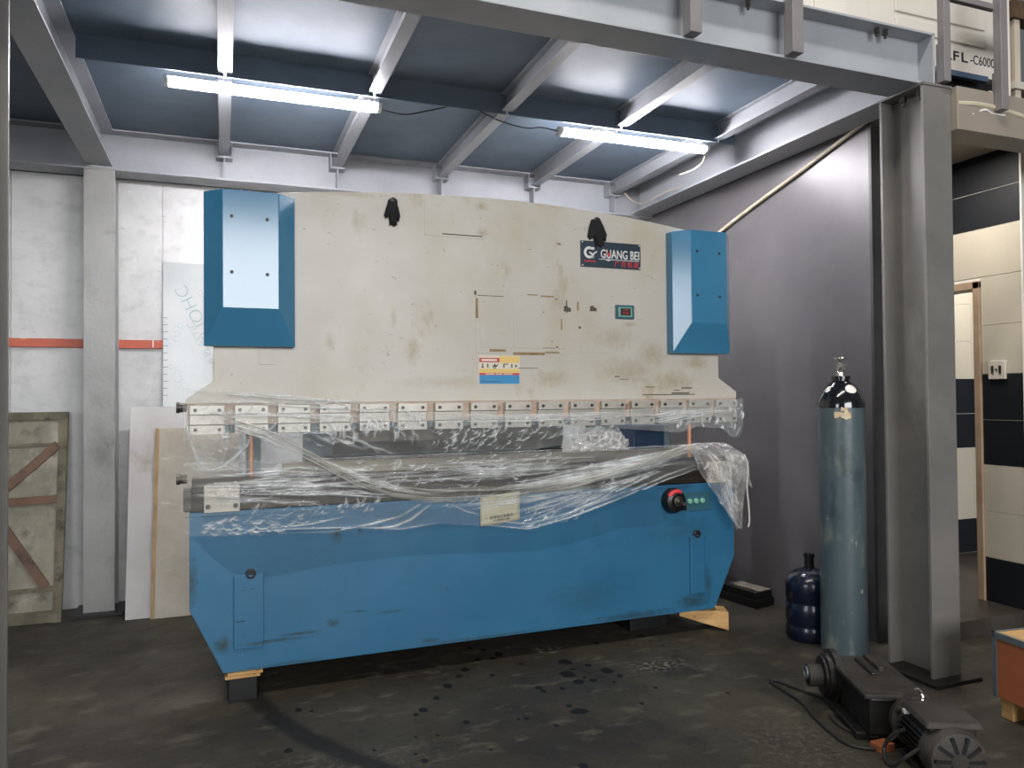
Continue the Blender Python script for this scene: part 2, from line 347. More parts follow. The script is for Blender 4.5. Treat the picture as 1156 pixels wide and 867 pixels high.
# ------------------------------------------------------------------ mesh building helpers
class MB:
    def __init__(s):
        s.v, s.f, s.mi = [], [], []
        s.cur = 0
    def add(s, vs, fs):
        o = len(s.v)
        s.v += [tuple(v) for v in vs]
        s.f += [tuple(o+i for i in f) for f in fs]
        s.mi += [s.cur]*len(fs)
        return s
    def box(s, x0, x1, y0, y1, z0, z1):
        vs = [(x, y, z) for x in (x0, x1) for y in (y0, y1) for z in (z0, z1)]
        return s.add(vs, [(0, 1, 3, 2), (4, 6, 7, 5), (0, 4, 5, 1), (2, 3, 7, 6), (0, 2, 6, 4), (1, 5, 7, 3)])
    def prism(s, poly, axis, a, b):
        """poly: 2-D outline in the plane across `axis`, pushed from a to b along it."""
        n = len(poly)
        def P(p, t):
            return {'x': (t, p[0], p[1]), 'y': (p[0], t, p[1]), 'z': (p[0], p[1], t)}[axis]
        vs = [P(p, a) for p in poly]+[P(p, b) for p in poly]
        fs = [tuple(range(n)), tuple(range(2*n-1, n-1, -1))]+[(i, i+n, (i+1) % n+n, (i+1) % n) for i in range(n)]
        return s.add(vs, fs)
    def frame(s, A, B):
        A, B = Vector(A), Vector(B)
        d = (B-A).normalized()
        h = Vector((0, 0, 1)) if abs(d.z) < .95 else Vector((0, 1, 0))
        e = d.cross(h).normalized()
        return A, B, d, e, e.cross(d)
    def cyl(s, A, B, r, r2=None, n=20, cap=True):
        A, B, d, e, g = s.frame(A, B)
        r2 = r if r2 is None else r2
        vs = []
        for c, q in ((A, r), (B, r2)):
            for i in range(n):
                t = 2*PI*i/n
                vs.append(c+e*(q*math.cos(t))+g*(q*math.sin(t)))
        fs = [(i, (i+1) % n, (i+1) % n+n, i+n) for i in range(n)]
        if cap:
            fs += [tuple(range(n-1, -1, -1)), tuple(range(n, 2*n))]
        return s.add(vs, fs)
    def lathe(s, c, prof, n=32, axis=None):
        """prof: (radius, height) pairs along an axis through c."""
        c = Vector(c)
        ax = Vector(axis or (0, 0, 1)).normalized()
        h = Vector((0, 0, 1)) if abs(ax.z) < .95 else Vector((1, 0, 0))
        e = ax.cross(h).normalized(); g = ax.cross(e)
        vs, fs = [], []
        for (r, z) in prof:
            for i in range(n):
                t = 2*PI*i/n
                vs.append(c+ax*z+e*(r*math.cos(t))+g*(r*math.sin(t)))
        for k in range(len(prof)-1):
            fs += [(k*n+i, k*n+(i+1) % n, (k+1)*n+(i+1) % n, (k+1)*n+i) for i in range(n)]
        fs += [tuple(range(n-1, -1, -1)), tuple(range((len(prof)-1)*n, len(prof)*n))]
        return s.add(vs, fs)
    def tube(s, pts, r, n=8, smooth=6):
        P = [Vector(p) for p in pts]
        if smooth and len(P) > 2:
            Q = []
            for i in range(len(P)-1):
                p0, p1, p2, p3 = P[max(i-1, 0)], P[i], P[i+1], P[min(i+2, len(P)-1)]
                for k in range(smooth):
                    t = k/smooth
                    Q.append(.5*((2*p1)+(p2-p0)*t+(2*p0-5*p1+4*p2-p3)*t*t+(3*p1-p0-3*p2+p3)*t**3))
            Q.append(P[-1]); P = Q
        vs, fs = [], []
        up = Vector((.13, .2, .97)).normalized()
        for i, p in enumerate(P):
            d = (P[min(i+1, len(P)-1)]-P[max(i-1, 0)]).normalized()
            e = d.cross(up).normalized(); g = e.cross(d)
            vs += [p+e*(r*math.cos(2*PI*k/n))+g*(r*math.sin(2*PI*k/n)) for k in range(n)]
        for i in range(len(P)-1):
            fs += [(i*n+k, i*n+(k+1) % n, (i+1)*n+(k+1) % n, (i+1)*n+k) for k in range(n)]
        fs += [tuple(range(n-1, -1, -1)), tuple(range((len(P)-1)*n, len(P)*n))]
        return s.add(vs, fs)
    def grid(s, nu, nv, fn):
        vs = [fn(i/nu, j/nv) for j in range(nv+1) for i in range(nu+1)]
        fs = [(j*(nu+1)+i, j*(nu+1)+i+1, (j+1)*(nu+1)+i+1, (j+1)*(nu+1)+i) for j in range(nv) for i in range(nu)]
        return s.add(vs, fs)
    def ibeam(s, axis, a, b, c, lo, hi, w, tf=.012, tw=.01, cols=False):
        """I section along axis x or y, web centred on c, from height lo to hi, flange width w."""
        h = w/2
        poly = [(c-h, lo), (c+h, lo), (c+h, lo+tf), (c+tw/2, lo+tf), (c+tw/2, hi-tf), (c+h, hi-tf), (c+h, hi), (c-h, hi), (c-h, hi-tf), (c-tw/2, hi-tf), (c-tw/2, lo+tf), (c-h, lo+tf)]
        return s.prism(poly, axis, a, b)
    def obj(s, name, m, parent=None, base=None, smooth=False, bevel=0):
        me = bpy.data.meshes.new(name)
        off = Vector((0, 0, 0))
        if parent is None and base is None:
            A = np.array(s.v); off = Vector(((A[:, 0].min()+A[:, 0].max())/2, (A[:, 1].min()+A[:, 1].max())/2, A[:, 2].min()))
        elif base is not None:
            off = Vector(base)
        me.from_pydata([tuple(Vector(v)-off) for v in s.v], [], s.f)
        ms = m if isinstance(m, (list, tuple)) else [m]
        for k in ms:
            me.materials.append(M[k] if isinstance(k, str) else k)
        for p, i in zip(me.polygons, s.mi):
            p.material_index = i
            p.use_smooth = smooth
        bm = bmesh.new(); bm.from_mesh(me)
        bmesh.ops.recalc_face_normals(bm, faces=bm.faces)
        bm.to_mesh(me); bm.free()
        me.update()
        if smooth:
            me.set_sharp_from_angle(angle=math.radians(38))
        o = bpy.data.objects.new(name, me)
        col.objects.link(o)
        if parent is not None:
            o.parent = parent
            if base is None and parent.get('_base') is not None:
                bx = Vector(parent['_base'])
                me.transform(Matrix.Translation(-bx))
        elif base is None:
            o.location = off
        else:
            o.location = off
        if bevel:
            md = o.modifiers.new('bevel', 'BEVEL')
            md.width = bevel; md.segments = 2; md.limit_method = 'ANGLE'; md.angle_limit = math.radians(40)
        return o

def tag(o, label=None, cat=None, group=None, kind=None):
    if label: o['label'] = label
    if cat: o['category'] = cat
    if group: o['group'] = group
    if kind: o['kind'] = kind
    return o

def thing(name, loc, label, cat, group=None, rz=0, local=False):
    o = bpy.data.objects.new(name, None)
    o.empty_display_size = .1
    col.objects.link(o)
    o.location = loc
    o.rotation_euler = (0, 0, rz)
    if not local:
        o['_base'] = loc
    return tag(o, label, cat, group)

def sub(mb, name, m, parent, **k):
    """A part of a part: its mesh lives in the same frame as its parent's."""
    b = parent.parent.get('_base') if parent.parent else None
    if parent.parent is None:
        b = tuple(parent.location)
    if b is not None:
        mb.v = [tuple(Vector(v)-Vector(b)) for v in mb.v]
    return mb.obj(name, m, parent, **k)

def struct(o):
    return tag(o, kind='structure')

def text_mesh(body, size, f, name, m, parent, depth=.001, bold=0, space=1.0, align='CENTER'):
    """Lettering turned into a mesh; f maps (u, v, w) text coordinates to the parent's frame."""
    cu = bpy.data.curves.new(name, 'FONT')
    cu.body = body; cu.size = size; cu.align_x = align; cu.align_y = 'CENTER'
    cu.extrude = depth; cu.offset = bold; cu.space_character = space
    cu.resolution_u = 3
    t = bpy.data.objects.new(name, cu)
    col.objects.link(t)
    dg = bpy.context.evaluated_depsgraph_get()
    me = bpy.data.meshes.new_from_object(t.evaluated_get(dg))
    bpy.data.objects.remove(t)
    for v in me.vertices:
        v.co = f(*v.co)
    me.materials.clear()
    me.materials.append(M[m])
    o = bpy.data.objects.new(name, me)
    col.objects.link(o)
    o.parent = parent
    if parent is not None:
        root = parent
        while root.parent is not None: root = root.parent
        if root.get('_base') is not None:
            me.transform(Matrix.Translation(-Vector(root['_base'])))
        elif root.type == 'MESH':
            me.transform(Matrix.Translation(-Vector(root.location)))
    return o

def fbm(x, y, z=0, sc=1, oc=4):
    return noise.fractal(Vector((x*sc, y*sc, z*sc)), 1.0, 2.0, oc)

# ------------------------------------------------------------------ the setting
struct(MB().box(-6, 7.5, -8, 7.5, -.12, 0).obj('floor', 'floor', base=(0, 0, 0)))

# back wall: sheets butted together with narrow seams
w = MB()
xs = [-4, -2.6, -1.32, -.79, -.39, .83, 2.05, 3.57]
for a, b in zip(xs[:-1], xs[1:]):
    w.box(a+.002, b-.002, 5.95, 6.0, 0, 2.97)
w.box(-4, 3.57, 5.965, 6.03, 0, 3.25)
struct(w.obj('wall_back', 'wall_sheet'))
struct(MB().box(3.5, 3.56, 3.345, 5.96, 0, 3.22).obj('wall_right', 'wall_smooth'))
struct(MB().box(3.49, 3.575, 3.325, 3.345, 0, 3.2).obj('trim_1', 'dark_edge'))
# weld spots where the wall sheet meets its end trim
# mezzanine deck over the bay
w = MB()
for a, b in ((-4, -2.4), (-2.4, -.79), (-.79, .02), (.02, .81), (.81, 1.61), (1.61, 2.39), (2.39, 3.13), (3.13, 3.56)):
    w.box(a+.001, b-.001, 2.96, 4.27, 3.25, 3.27)
    w.box(a+.001, b-.001, 4.272, 5.96, 3.25, 3.27)
w.box(-4, 3.56, 2.96, 5.96, 3.272, 3.285)
struct(w.obj('ceiling', 'deck'))

def hcolumn(x0, x1, y0, y1, z1, label, mt='column_grey', plate=None):
    """H column with flanges facing front and back, on a base plate."""
    t = thing('steel_column', ((x0+x1)/2, (y0+y1)/2, 0), label, 'column', 'steel columns carrying the mezzanine')
    xc = (x0+x1)/2
    m = MB()
    m.box(x0, x1, y0, y0+.016, 0, z1); m.box(x0, x1, y1-.016, y1, 0, z1); m.box(xc-.006, xc+.006, y0+.012, y1-.012, 0, z1)
    m.obj('shaft', mt, t, bevel=.002)
    p = plate or (x0-.06, x1+.06, y0-.07, y1+.03)
    MB().box(p[0], p[1], p[2], p[3], 0, .02).obj('base_plate', 'oily', t, bevel=.003)
    MB().box(x0-.005, x1+.005, y0-.005, y1+.005, z1-.0, z1+.012).obj('cap_plate', mt, t)
    return t
M['column_lit'] = mat('lit_grey_column_paint', (148, 148, 144), (132, 133, 130), 2.2, rough=.34, rvar=.08, stains=[((112, 112, 106), 4, .58, .74, (1, 1, .5))], bump=.08)  # same paint as the other columns, lightened to paint in stronger light
hcolumn(-.855, -.668, 5.71, 5.92, 2.965, 'grey steel column standing against the back wall beside the old framed board', 'column_lit')
c = hcolumn(3.252, 3.44, 2.77, 3.04, 2.955, 'large grey steel column at the open front corner, right of the gas cylinder')
for k, y in enumerate((2.83, 2.93)):
    MB().cyl((3.30, y, 2.925), (3.30, y, 2.955), .016, n=6).cyl((3.30, y, 2.905), (3.30, y, 2.93), .009, n=10).obj('bolt', 'bolt', c)
hcolumn(-.865, -.679, 2.77, 3.04, 2.955, 'grey steel column cut off by the left edge of the photo')

def beam(label, mt='steel_grey', **k):
    m = MB(); m.ibeam(**k)
    A = np.array(m.v)
    t = thing('steel_beam', tuple(A.mean(0)), label, 'beam', 'steel beams of the mezzanine frame')
    m.obj('beam_section', mt, t, bevel=.002)
    return t
fb = beam('long grey steel beam along the open front edge of the mezzanine', axis='x', a=-2.5, b=3.36, c=2.885, lo=2.967, hi=3.235, w=.19)
MB().box(3.348, 3.362, 2.79, 2.98, 2.967, 3.235).obj('end_plate', 'steel_grey', fb, bevel=.002)
for x in (2.25, 3.02, 3.075):
    m = MB().cyl((x, 2.83, 3.195), (x, 2.83, 3.224), .012, n=6).cyl((x, 2.83, 3.18), (x, 2.83, 3.2), .007, n=10)
    m.obj('bolt', 'bolt', fb)
bb = beam('grey steel beam along the top of the back wall', axis='x', a=-4, b=3.5, c=5.81, lo=2.967, hi=3.248, w=.2)
PX = [.02, .81, 1.61, 2.39, 3.13]
for x in PX:
    MB().box(x-.005, x+.005, 5.71, 5.805, 2.978, 3.13).obj('stiffener', 'steel_grey', bb)
    m = MB().box(x-.055, x+.055, 5.70, 5.806, 3.122, 3.132).box(x-.055, x-.049, 5.70, 5.806, 3.132, 3.236).box(x+.049, x+.055, 5.70, 5.806, 3.132, 3.236)
    m.obj('purlin_bracket', 'steel_grey', bb)
beam('grey steel beam running from the back wall column toward the left front', axis='y', a=2.985, b=5.71, c=-.762, lo=2.99, hi=3.248, w=.157)
rb = beam('grey steel beam running along the top of the smooth right wall', axis='y', a=2.985, b=5.71, c=3.375, lo=2.975, hi=3.248, w=.2)

for k, x in enumerate(PX):
    pos = ('first', 'second', 'third', 'fourth', 'fifth')[k]
    lab = ['narrow ceiling purlin crossing the middle of the long left tube light', 'ceiling purlin over the right end of the long left tube light',
           'ceiling purlin running between the two tube lights', 'ceiling purlin crossing the left part of the shorter right tube light', 'ceiling purlin nearest the right wall, over the right tube light end'][k]
    m = MB().ibeam('y', 2.985, 5.70, x, 3.14, 3.249, .07, .007, .006)
    tag(m.obj('ceiling_purlin', 'steel_grey'), lab, 'purlin', 'purlins under the mezzanine deck')
gaps = [-.68]+PX+[3.27]
labs = ['left of the first purlin', 'between the first and second purlins', 'between the second and third purlins', 'between the third and fourth purlins', 'between the fourth and fifth purlins', 'beside the right wall beam']
for a, b, lb in zip(gaps[:-1], gaps[1:], labs):
    m = MB().box(a+.006, b-.006, 4.262, 4.270, 3.122, 3.249)
    tag(m.obj('bridging_plate', 'deck'), 'narrow grey cross plate under the deck '+lb+' from the left', 'cross plate', 'bridging plates in front of the tube lights')
# two more purlins in the next bay to the left
m = MB().ibeam('y', 2.985, 5.70, -1.62, 3.14, 3.249, .07, .007, .006)

# tube lights
def tube_light(x0, x1, label):
    y, z = 4.345, 3.093
    t = thing('tube_light', ((x0+x1)/2, y, z), label, 'light', 'tube lights under the mezzanine')
    m = MB(); n = 20
    m.prism([(y+.04*math.cos(2*PI*i/n), z+.025*math.sin(2*PI*i/n)) for i in range(n)], 'x', x0+.02, x1-.02)
    to = m.obj('tube', ['tube_light', 'tube_body'], t, smooth=True)
    for p in to.data.polygons:                 # opaque back, lit below and at the sides
        if p.normal.z > .8: p.material_index = 1
    for a, b in ((x0, x0+.022), (x1-.022, x1)):
        q = MB(); q.prism([(y+.042*math.cos(2*PI*i/n), z+.027*math.sin(2*PI*i/n)) for i in range(n)], 'x', a, b)
        q.obj('end_cap', 'tube_body', t)
    for x in ((x0+.3, x1-.02) if x0 < 1 else (x0+.41, x1-.02)):
        MB().box(x-.012, x+.012, y-.01, y+.01, z+.019, 3.141).obj('hanger_clip', 'tube_body', t)
    return t
tube_light(-.28, .86, 'longer lit white tube light at the left under the mezzanine deck')
tube_light(1.985, 3.09, 'shorter lit white tube light at the right under the mezzanine deck')

def cable(name, pts, r, m, label, cat='cable', group=None):
    return tag(MB().tube(pts, r, 8, 8).obj(name, m, smooth=True), label, cat, group)
cable('lamp_cable', [(.86, 4.35, 3.09), (.93, 4.45, 3.12), (1.05, 4.5, 3.135), (1.2, 4.5, 3.18), (1.4, 4.46, 3.22), (1.6, 4.4, 3.134), (1.72, 4.42, 3.12), (1.8, 4.38, 3.1), (1.9, 4.42, 3.13), (1.985, 4.35, 3.095)], .004, 'cable',
      'thin dark cable hanging between the two tube lights')
cable('lamp_cable', [(3.09, 4.35, 3.09), (3.1, 4.4, 3.03), (3.09, 4.5, 3.0), (3.05, 4.6, 2.99)], .004, 'conduit', 'short pale cable dangling from the end of the right tube light')
cable('lamp_cable', [(3.2, 5.66, 3.14), (3.25, 5.6, 3.06), (3.3, 5.5, 3.03), (3.32, 5.2, 3.05), (3.33, 5.0, 3.03)], .005, 'conduit', 'pale cable looped in the far right corner under the beams')

# conduit on the right wall, then on along the fascia of the next bay
cable('conduit_pipe', [(3.485, 4.78, 2.63), (3.485, 4.35, 2.745), (3.485, 3.92, 2.848), (3.485, 3.6, 2.93), (3.47, 3.36, 2.985), (3.40, 3.2, 3.0)], .013, 'conduit',
      'beige conduit pipe rising diagonally across the smooth right wall', 'pipe')
cable('conduit_pipe', [(3.45, 2.745, 2.875), (3.62, 2.74, 2.885), (3.8, 2.74, 2.875), (4.0, 2.74, 2.85), (4.25, 2.74, 2.80)], .014, 'conduit',
      'beige conduit pipe sagging along the taupe beam at the upper right', 'pipe')
w = MB()
w.tube([(3.5, 2.745, 2.85), (3.55, 2.74, 2.83), (3.58, 2.742, 2.845), (3.64, 2.735, 2.862), (3.7, 2.74, 2.85), (3.78, 2.738, 2.853)], .006, 6)
tag(w.obj('cable_tie', 'white', smooth=True), 'scraps of white tie wrap hanging off the sagging beige conduit', 'cable tie')

# ------------------------------------------------------------------ next bay: washroom with tiled wall
w = MB()
w.prism([(2.735, 2.742), (2.9, 2.742), (2.9, 2.96), (2.735, 2.96)], 'x', 3.442, 6.5)
tag(w.obj('steel_beam', 'fascia', bevel=.003), 'taupe boxed beam running right from the big front column', 'beam', 'steel beams of the mezzanine frame')
struct(MB().box(3.578, 6.5, 2.9, 4.6, 2.942, 2.99).box(3.445, 3.578, 2.9, 3.05, 2.942, 2.99).obj('ceiling_washroom', 'soffit'))
struct(MB().box(3.58, 7, 3.2, 6.2, 0, .1).obj('floor_washroom', 'room_floor'))
def tiles(m, axis, at, a0, a1, width, bands, skip=None, out=-1):
    """bands: (z0, z1, material index). Tiles stand 4 mm proud of the grout."""
    for (z0, z1, k) in bands:
        a = a0
        while a < a1-1e-4:
            b = min(a+width, a1)
            if not (skip and skip(a, b, z0, z1)):
                m.cur = k
                t0, t1 = sorted((at, at+.004*out))
                if axis == 'y': m.box(t0, t1, a+.002, b-.002, z0+.002, z1-.002)
                else: m.box(a+.002, b-.002, t0, t1, z0+.002, z1-.002)
            a = b
B = [(2.706, 2.942, 1), (2.47, 2.706, 1), (2.16, 2.47, 0), (1.85, 2.16, 0), (1.54, 1.85, 0), (1.25, 1.54, 1), (.965, 1.25, 1), (.672, .965, 0), (.38, .672, 0), (.1, .38, 1)]
w = MB(); w.cur = 2
w.box(4.545, 4.66, 3.2, 3.47, .1, 2.942); w.box(4.545, 4.66, 3.47, 4.5, 2.14, 2.942)
tiles(w, 'y', 4.545, 3.2, 3.47, .5, [b for b in B if b[1] <= 2.17])
tiles(w, 'y', 4.545, 3.2, 3.685, .485, [b for b in B if b[0] >= 2.16])
tiles(w, 'y', 4.545, 3.685, 4.5, .49, [b for b in B if b[0] >= 2.16])
w.cur = 2
w.box(4.535, 4.66, 3.188, 3.2, .1, 2.942)
struct(w.obj('wall_far_right', ['tile_beige', 'tile_black', 'grout']))
w = MB(); w.cur = 2
w.box(4.66, 6.6, 4.57, 4.62, .1, 2.942)
tiles(w, 'x', 4.57, 4.66, 6.6, .6, B)
struct(w.obj('wall_washroom', ['tile_beige', 'tile_black', 'grout']))
w = MB()
w.box(4.525, 4.665, 3.47, 3.515, .1, 2.14); w.box(4.525, 4.665, 4.4, 4.45, .1, 2.14); w.box(4.525, 4.665, 3.47, 4.45, 2.09, 2.135)
tag(w.obj('door_1', 'door_frame', bevel=.003), kind='structure')
t = thing('switch_plate', (4.54, 3.36, 1.5), 'white double switch plate on the beige tiles beside the doorway', 'switch')
MB().box(4.522, 4.541, 3.305, 3.415, 1.505, 1.62).obj('plate', 'plate_white', t, bevel=.003)
for y in (3.335, 3.385):
    MB().box(4.517, 4.523, y-.007, y+.007, 1.54, 1.59).obj('rocker', 'bolt', t)
MB().cyl((4.517, 3.36, 1.565), (4.523, 3.36, 1.565), .006, n=10).obj('screw', 'bolt', t)

# ------------------------------------------------------------------ upper level: railing and white machine
def post(x0, x1, z0, y0, y1, label):
    t = thing('railing_post', ((x0+x1)/2, (y0+y1)/2, z0), label, 'post', 'posts welded to the front beam')
    MB().box(x0, x1, y0, y1, z0, 4.2).obj('post_tube', 'rail', t, bevel=.003)
    MB().box(x0+.004, x1-.004, y1-.002, y1+.012, z0+.004, z0+.2).obj('weld_plate', 'rail', t)
    return t
post(1.872, 1.93, 2.975, 2.73, 2.782, 'grey square post on the front beam, first from the left')
post(2.415, 2.478, 2.972, 2.73, 2.782, 'grey square post on the front beam, midway to the corner column')
post(3.36, 3.405, 2.975, 2.735, 2.775, 'grey square railing post above the big front column')
post(3.70, 3.75, 2.86, 2.69, 2.733, 'grey square railing post right of the corner column, crossing the conduit')
w = MB(); w.box(3.38, 3.72, 2.725, 2.755, 3.385, 3.415)
tag(w.obj('railing_bar', 'rail', bevel=.003), 'grey horizontal railing bar between the two right posts', 'rail')

t = thing('machine_cabinet', (3.7, 3.8, 3.3), 'big warm white machine cabinet on the mezzanine behind the railing', 'machine')
m = MB(); m.box(2.2, 4.64, 3.34, 4.4, 3.38, 4.6); m.obj('cabinet_body', 'cabinet_white', t, bevel=.006)
m = MB(); m.box(3.10, 3.49, 3.325, 3.34, 3.42, 4.6); m.obj('door_panel', 'cabinet_white', t, bevel=.004)
m = MB(); m.box(3.70, 4.44, 3.325, 3.34, 3.56, 3.64); m.box(3.70, 4.44, 3.325, 3.34, 3.67, 4.6); m.obj('door_panel', 'cabinet_white', t, bevel=.006)
m = MB(); m.box(2.4, 3.06, 3.32, 3.34, 3.42, 4.6); m.obj('door_panel', 'cabinet_white', t, bevel=.006)
m = MB(); m.box(3.98, 4.44, 3.315, 3.345, 3.345, 3.378); m.obj('trim_strip', 'cabinet_blue', t)
MB().box(2.6, 4.6, 3.4, 4.35, 3.29, 3.382).obj('plinth', 'black_steel', t)
f = lambda u, v, q: Vector((4.06+u, 3.318-q, 3.462+v))
for body, x in (('R', 4.092), ('F', 4.168), ('L', 4.238)):
    text_mesh(body, .082, lambda u, v, q: Vector((x+u*1.45, 3.339-q, 3.478+v)), 'lettering', 'ink', t, bold=.0015, align='LEFT')
text_mesh('-C6000', .082, lambda u, v, q: Vector((4.318+u*.86, 3.339-q, 3.478+v)), 'lettering', 'ink', t, align='LEFT')
struct(MB().box(3.56, 7, 2.9, 6, 2.99, 3.02).obj('ceiling_mezzanine_edge', 'black_steel'))
tag(MB().box(3.8, 4.0, 2.95, 3.1, 3.02, 3.06).box(3.93, 4.02, 2.93, 3.0, 3.06, 3.075).obj('scrap_board', 'plate_white'), 'scrap of pale board lying on the mezzanine edge under the white cabinet', 'board')
tag(MB().box(4.075, 4.13, 2.95, 3.0, 3.02, 4.3).obj('support_post', 'cabinet_white', bevel=.004), 'pale square upright behind the rightmost railing post', 'post')
t = thing('pallet_rack', (4.5, 3.0, 3.02), 'rack of weathered brown uprights at the top right corner of the photo', 'rack')
MB().box(4.165, 4.21, 2.95, 3.0, 3.02, 4.3).obj('upright', 'soffit', t)
MB().box(4.135, 4.9, 2.93, 3.02, 3.52, 3.62).obj('shelf_beam', 'wood_dark', t)
MB().box(4.135, 4.9, 2.93, 3.02, 3.12, 3.16).obj('shelf_beam', 'plate_white', t)
MB().box(4.86, 4.91, 2.95, 3.0, 3.02, 4.3).obj('upright', 'soffit', t)

# ------------------------------------------------------------------ press brake
ANG = .01496
PB = thing('press_brake', (0, 3.82, 0), 'large blue and cream press brake bending machine draped with clear plastic film', 'machine', rz=ANG, local=True)
def arc_top(n=24, x0=-.035, x1=2.815):
    return [(x0+(x1-x0)*i/n, 2.492-.0635*(((x0+(x1-x0)*i/n)-1.393)/1.07)**2-.004) for i in range(n+1)]
# bed
bed = MB().prism([(-.14, .447), (.005, .14), (2.768, .14), (2.915, .447), (2.915, .895), (-.14, .895)], 'y', 0, .09).obj('bed', 'blue', PB, bevel=.003)
for (xa, xb, za, zb) in ((.05, .186, .245, .59), (2.59, 2.69, .245, .588)):
    MB().box(xa, xb, -.012, .002, za, zb).obj('channel_cover', 'blue', bed, bevel=.004)
for (x, z) in ((.127, .595), (2.64, .597)):
    m = MB(); m.lathe((x, .004, z), [(.023, 0), (.023, .018), (.019, .02), (.013, .02), (.012, .012)], 20, (0, -1, 0)); m.obj('lifting_hole', 'black_steel', bed)
# side frames and rear structure
for x in (.16, 2.55):
    m = MB(); m.prism([(.09, .14), (1.25, .14), (1.25, 2.2), (.35, 2.2), (.35, 1.36), (.75, 1.3), (.75, 1.0), (.09, .9)], 'x', x, x+.06); m.obj('side_frame', 'teal_grey', PB, bevel=.003)
MB().box(.22, 2.55, 1.15, 1.2, .02, .7).obj('rear_brace', 'blue', PB)
MB().box(.03, 2.74, .088, 1.2, .145, .165).obj('light_baffle', 'black_steel', PB)  # unseen sheet added to block light under the machine
MB().box(.05, .06, .3, 1.2, .01, .145).obj('side_skirt', 'black_steel', PB)
MB().box(.22, 2.55, 1.1, 1.2, 1.42, 2.1).obj('rear_tie_plate', 'cream', PB)
bg = MB().box(.45, 2.05, .62, .74, 1.09, 1.22).obj('back_gauge_beam', 'teal_grey', PB, bevel=.004)
sub(MB().box(.45, 2.05, .60, .76, 1.02, 1.088), 'gauge_rail', 'black_steel', bg)
gm = MB().box(2.40, 2.62, .30, .55, 1.02, 1.235).obj('gauge_housing', 'navy', PB, bevel=.004)
MB().box(2.62, 2.66, .30, .55, 1.02, 1.235).obj('housing_flange', 'teal_grey', gm, bevel=.003)
# table
MB().box(-.16, 2.93, .0, .13, .90, .985).obj('table', 'dark_steel', PB, bevel=.003)
MB().box(-.13, 2.90, .015, .115, .985, 1.05).obj('die_holder', 'dark_steel', PB, bevel=.003)
m = MB(); m.prism([(.03, 1.05), (.10, 1.05), (.10, 1.105), (.073, 1.105), (.065, 1.092), (.057, 1.105), (.03, 1.105)], 'x', .28, 2.55); m.obj('bending_die', 'die_steel', PB)
# ram
ram_poly = [(-.155, 1.40), (2.945, 1.40), (2.945, 1.44), (2.815, 1.525)]+arc_top()[::-1]+[(-.035, 1.505), (-.155, 1.42)]
ram = MB().prism(ram_poly, 'y', 0, .08).obj('ram', 'cream', PB, bevel=.002)
m = MB(); m.box(-.15, 2.94, .004, .07, 1.30, 1.402); rail_ = m.obj('clamp_rail', 'rust_rail', PB)
MB().box(-.13, 2.92, .02, .06, 1.262, 1.302).obj('tool_seat', 'teal_grey', PB)
m = MB(); m.prism([(.02, 1.265), (.07, 1.265), (.07, 1.2), (.05, 1.14), (.045, 1.14), (.02, 1.2)], 'x', .52, 1.78); m.obj('upper_punch', 'dark_steel', PB)
# panels on the ram with rusty outlines
def panel(x0, x1, z0, z1, name, t=.003):
    p = MB().box(x0, x1, -t, .001, z0, z1).obj(name, 'cream', ram, bevel=.001)
    return p
panel(1.258, 1.88, 1.655, 1.985, 'access_panel', .002)
panel(1.475, 1.785, 1.685, 1.972, 'access_panel', .0045)
panel(1.285, 1.45, 1.685, 1.955, 'access_panel', .004)
panel(.985, 1.315, 2.262, 2.452, 'top_panel', .003)
panel(1.885, 2.07, 1.665, 1.945, 'access_panel', .0015)
panel(.165, .235, 1.585, 1.66, 'small_cover', .004)
panel(2.66, 2.70, 1.60, 1.64, 'small_cover', .004)
M['rust_line'] = mat('rust_brown_scrape', (168, 146, 104), (138, 112, 70), 14, rough=.7)
M['scratch'] = mat('dark_scrape', (72, 66, 58), (96, 88, 76), 20, rough=.7)
for (x0, x1, z0, z1) in ((1.262, 1.274, 1.84, 1.945), (1.34, 1.43, 1.664, 1.676), (1.475, 1.66, 1.648, 1.662), (1.665, 1.75, 1.660, 1.667), (1.863, 1.871, 1.9, 1.95), (1.76, 1.768, 1.79, 1.85), (1.64, 1.72, 1.968, 1.976), (1.56, 1.62, 1.975, 1.98)):
    MB().box(x0, x1, -.0052, .001, z0, z1).obj('rust_mark', 'rust_line', ram)
for (x0, x1, z0, z1) in ((1.795, 1.8, 1.885, 1.955), (1.725, 1.74, 1.955, 1.96), (1.27, 1.42, 1.9605, 1.963), (1.255, 1.265, 1.965, 1.985), (1.73, 1.742, 1.69, 1.697), (1.872, 1.884, 1.80, 1.812), (1.65, 1.72, 1.687, 1.689),
                        (1.08, 1.3, 2.274, 2.279), (2.28, 2.64, 1.425, 1.429), (2.48, 2.6, 1.432, 1.438), (2.5, 2.53, 1.45, 1.454), (2.1, 2.13, 1.53, 1.534), (2.13, 2.19, 1.515, 1.517), (1.5, 1.62, 1.575, 1.577), (2.3, 2.36, 1.47, 1.473), (2.55, 2.62, 1.462, 1.468)):
    MB().box(x0, x1, -.0054, .001, z0, z1).obj('scrape_mark', 'scratch', ram)
for (cx, cz, q) in ((1.80, 1.908, .022), (1.963, 1.915, .02)):
    MB().prism([(cx-q, cz-q*.7), (cx+q, cz-q*.7), (cx+q*1.05, cz+q*.2), (cx+q*.3, cz+q*.35), (cx-q*.1, cz+q*.9), (cx-q*.9, cz+q*.6)], 'y', -.0058, .001).obj('scrape_mark', 'scratch', ram)
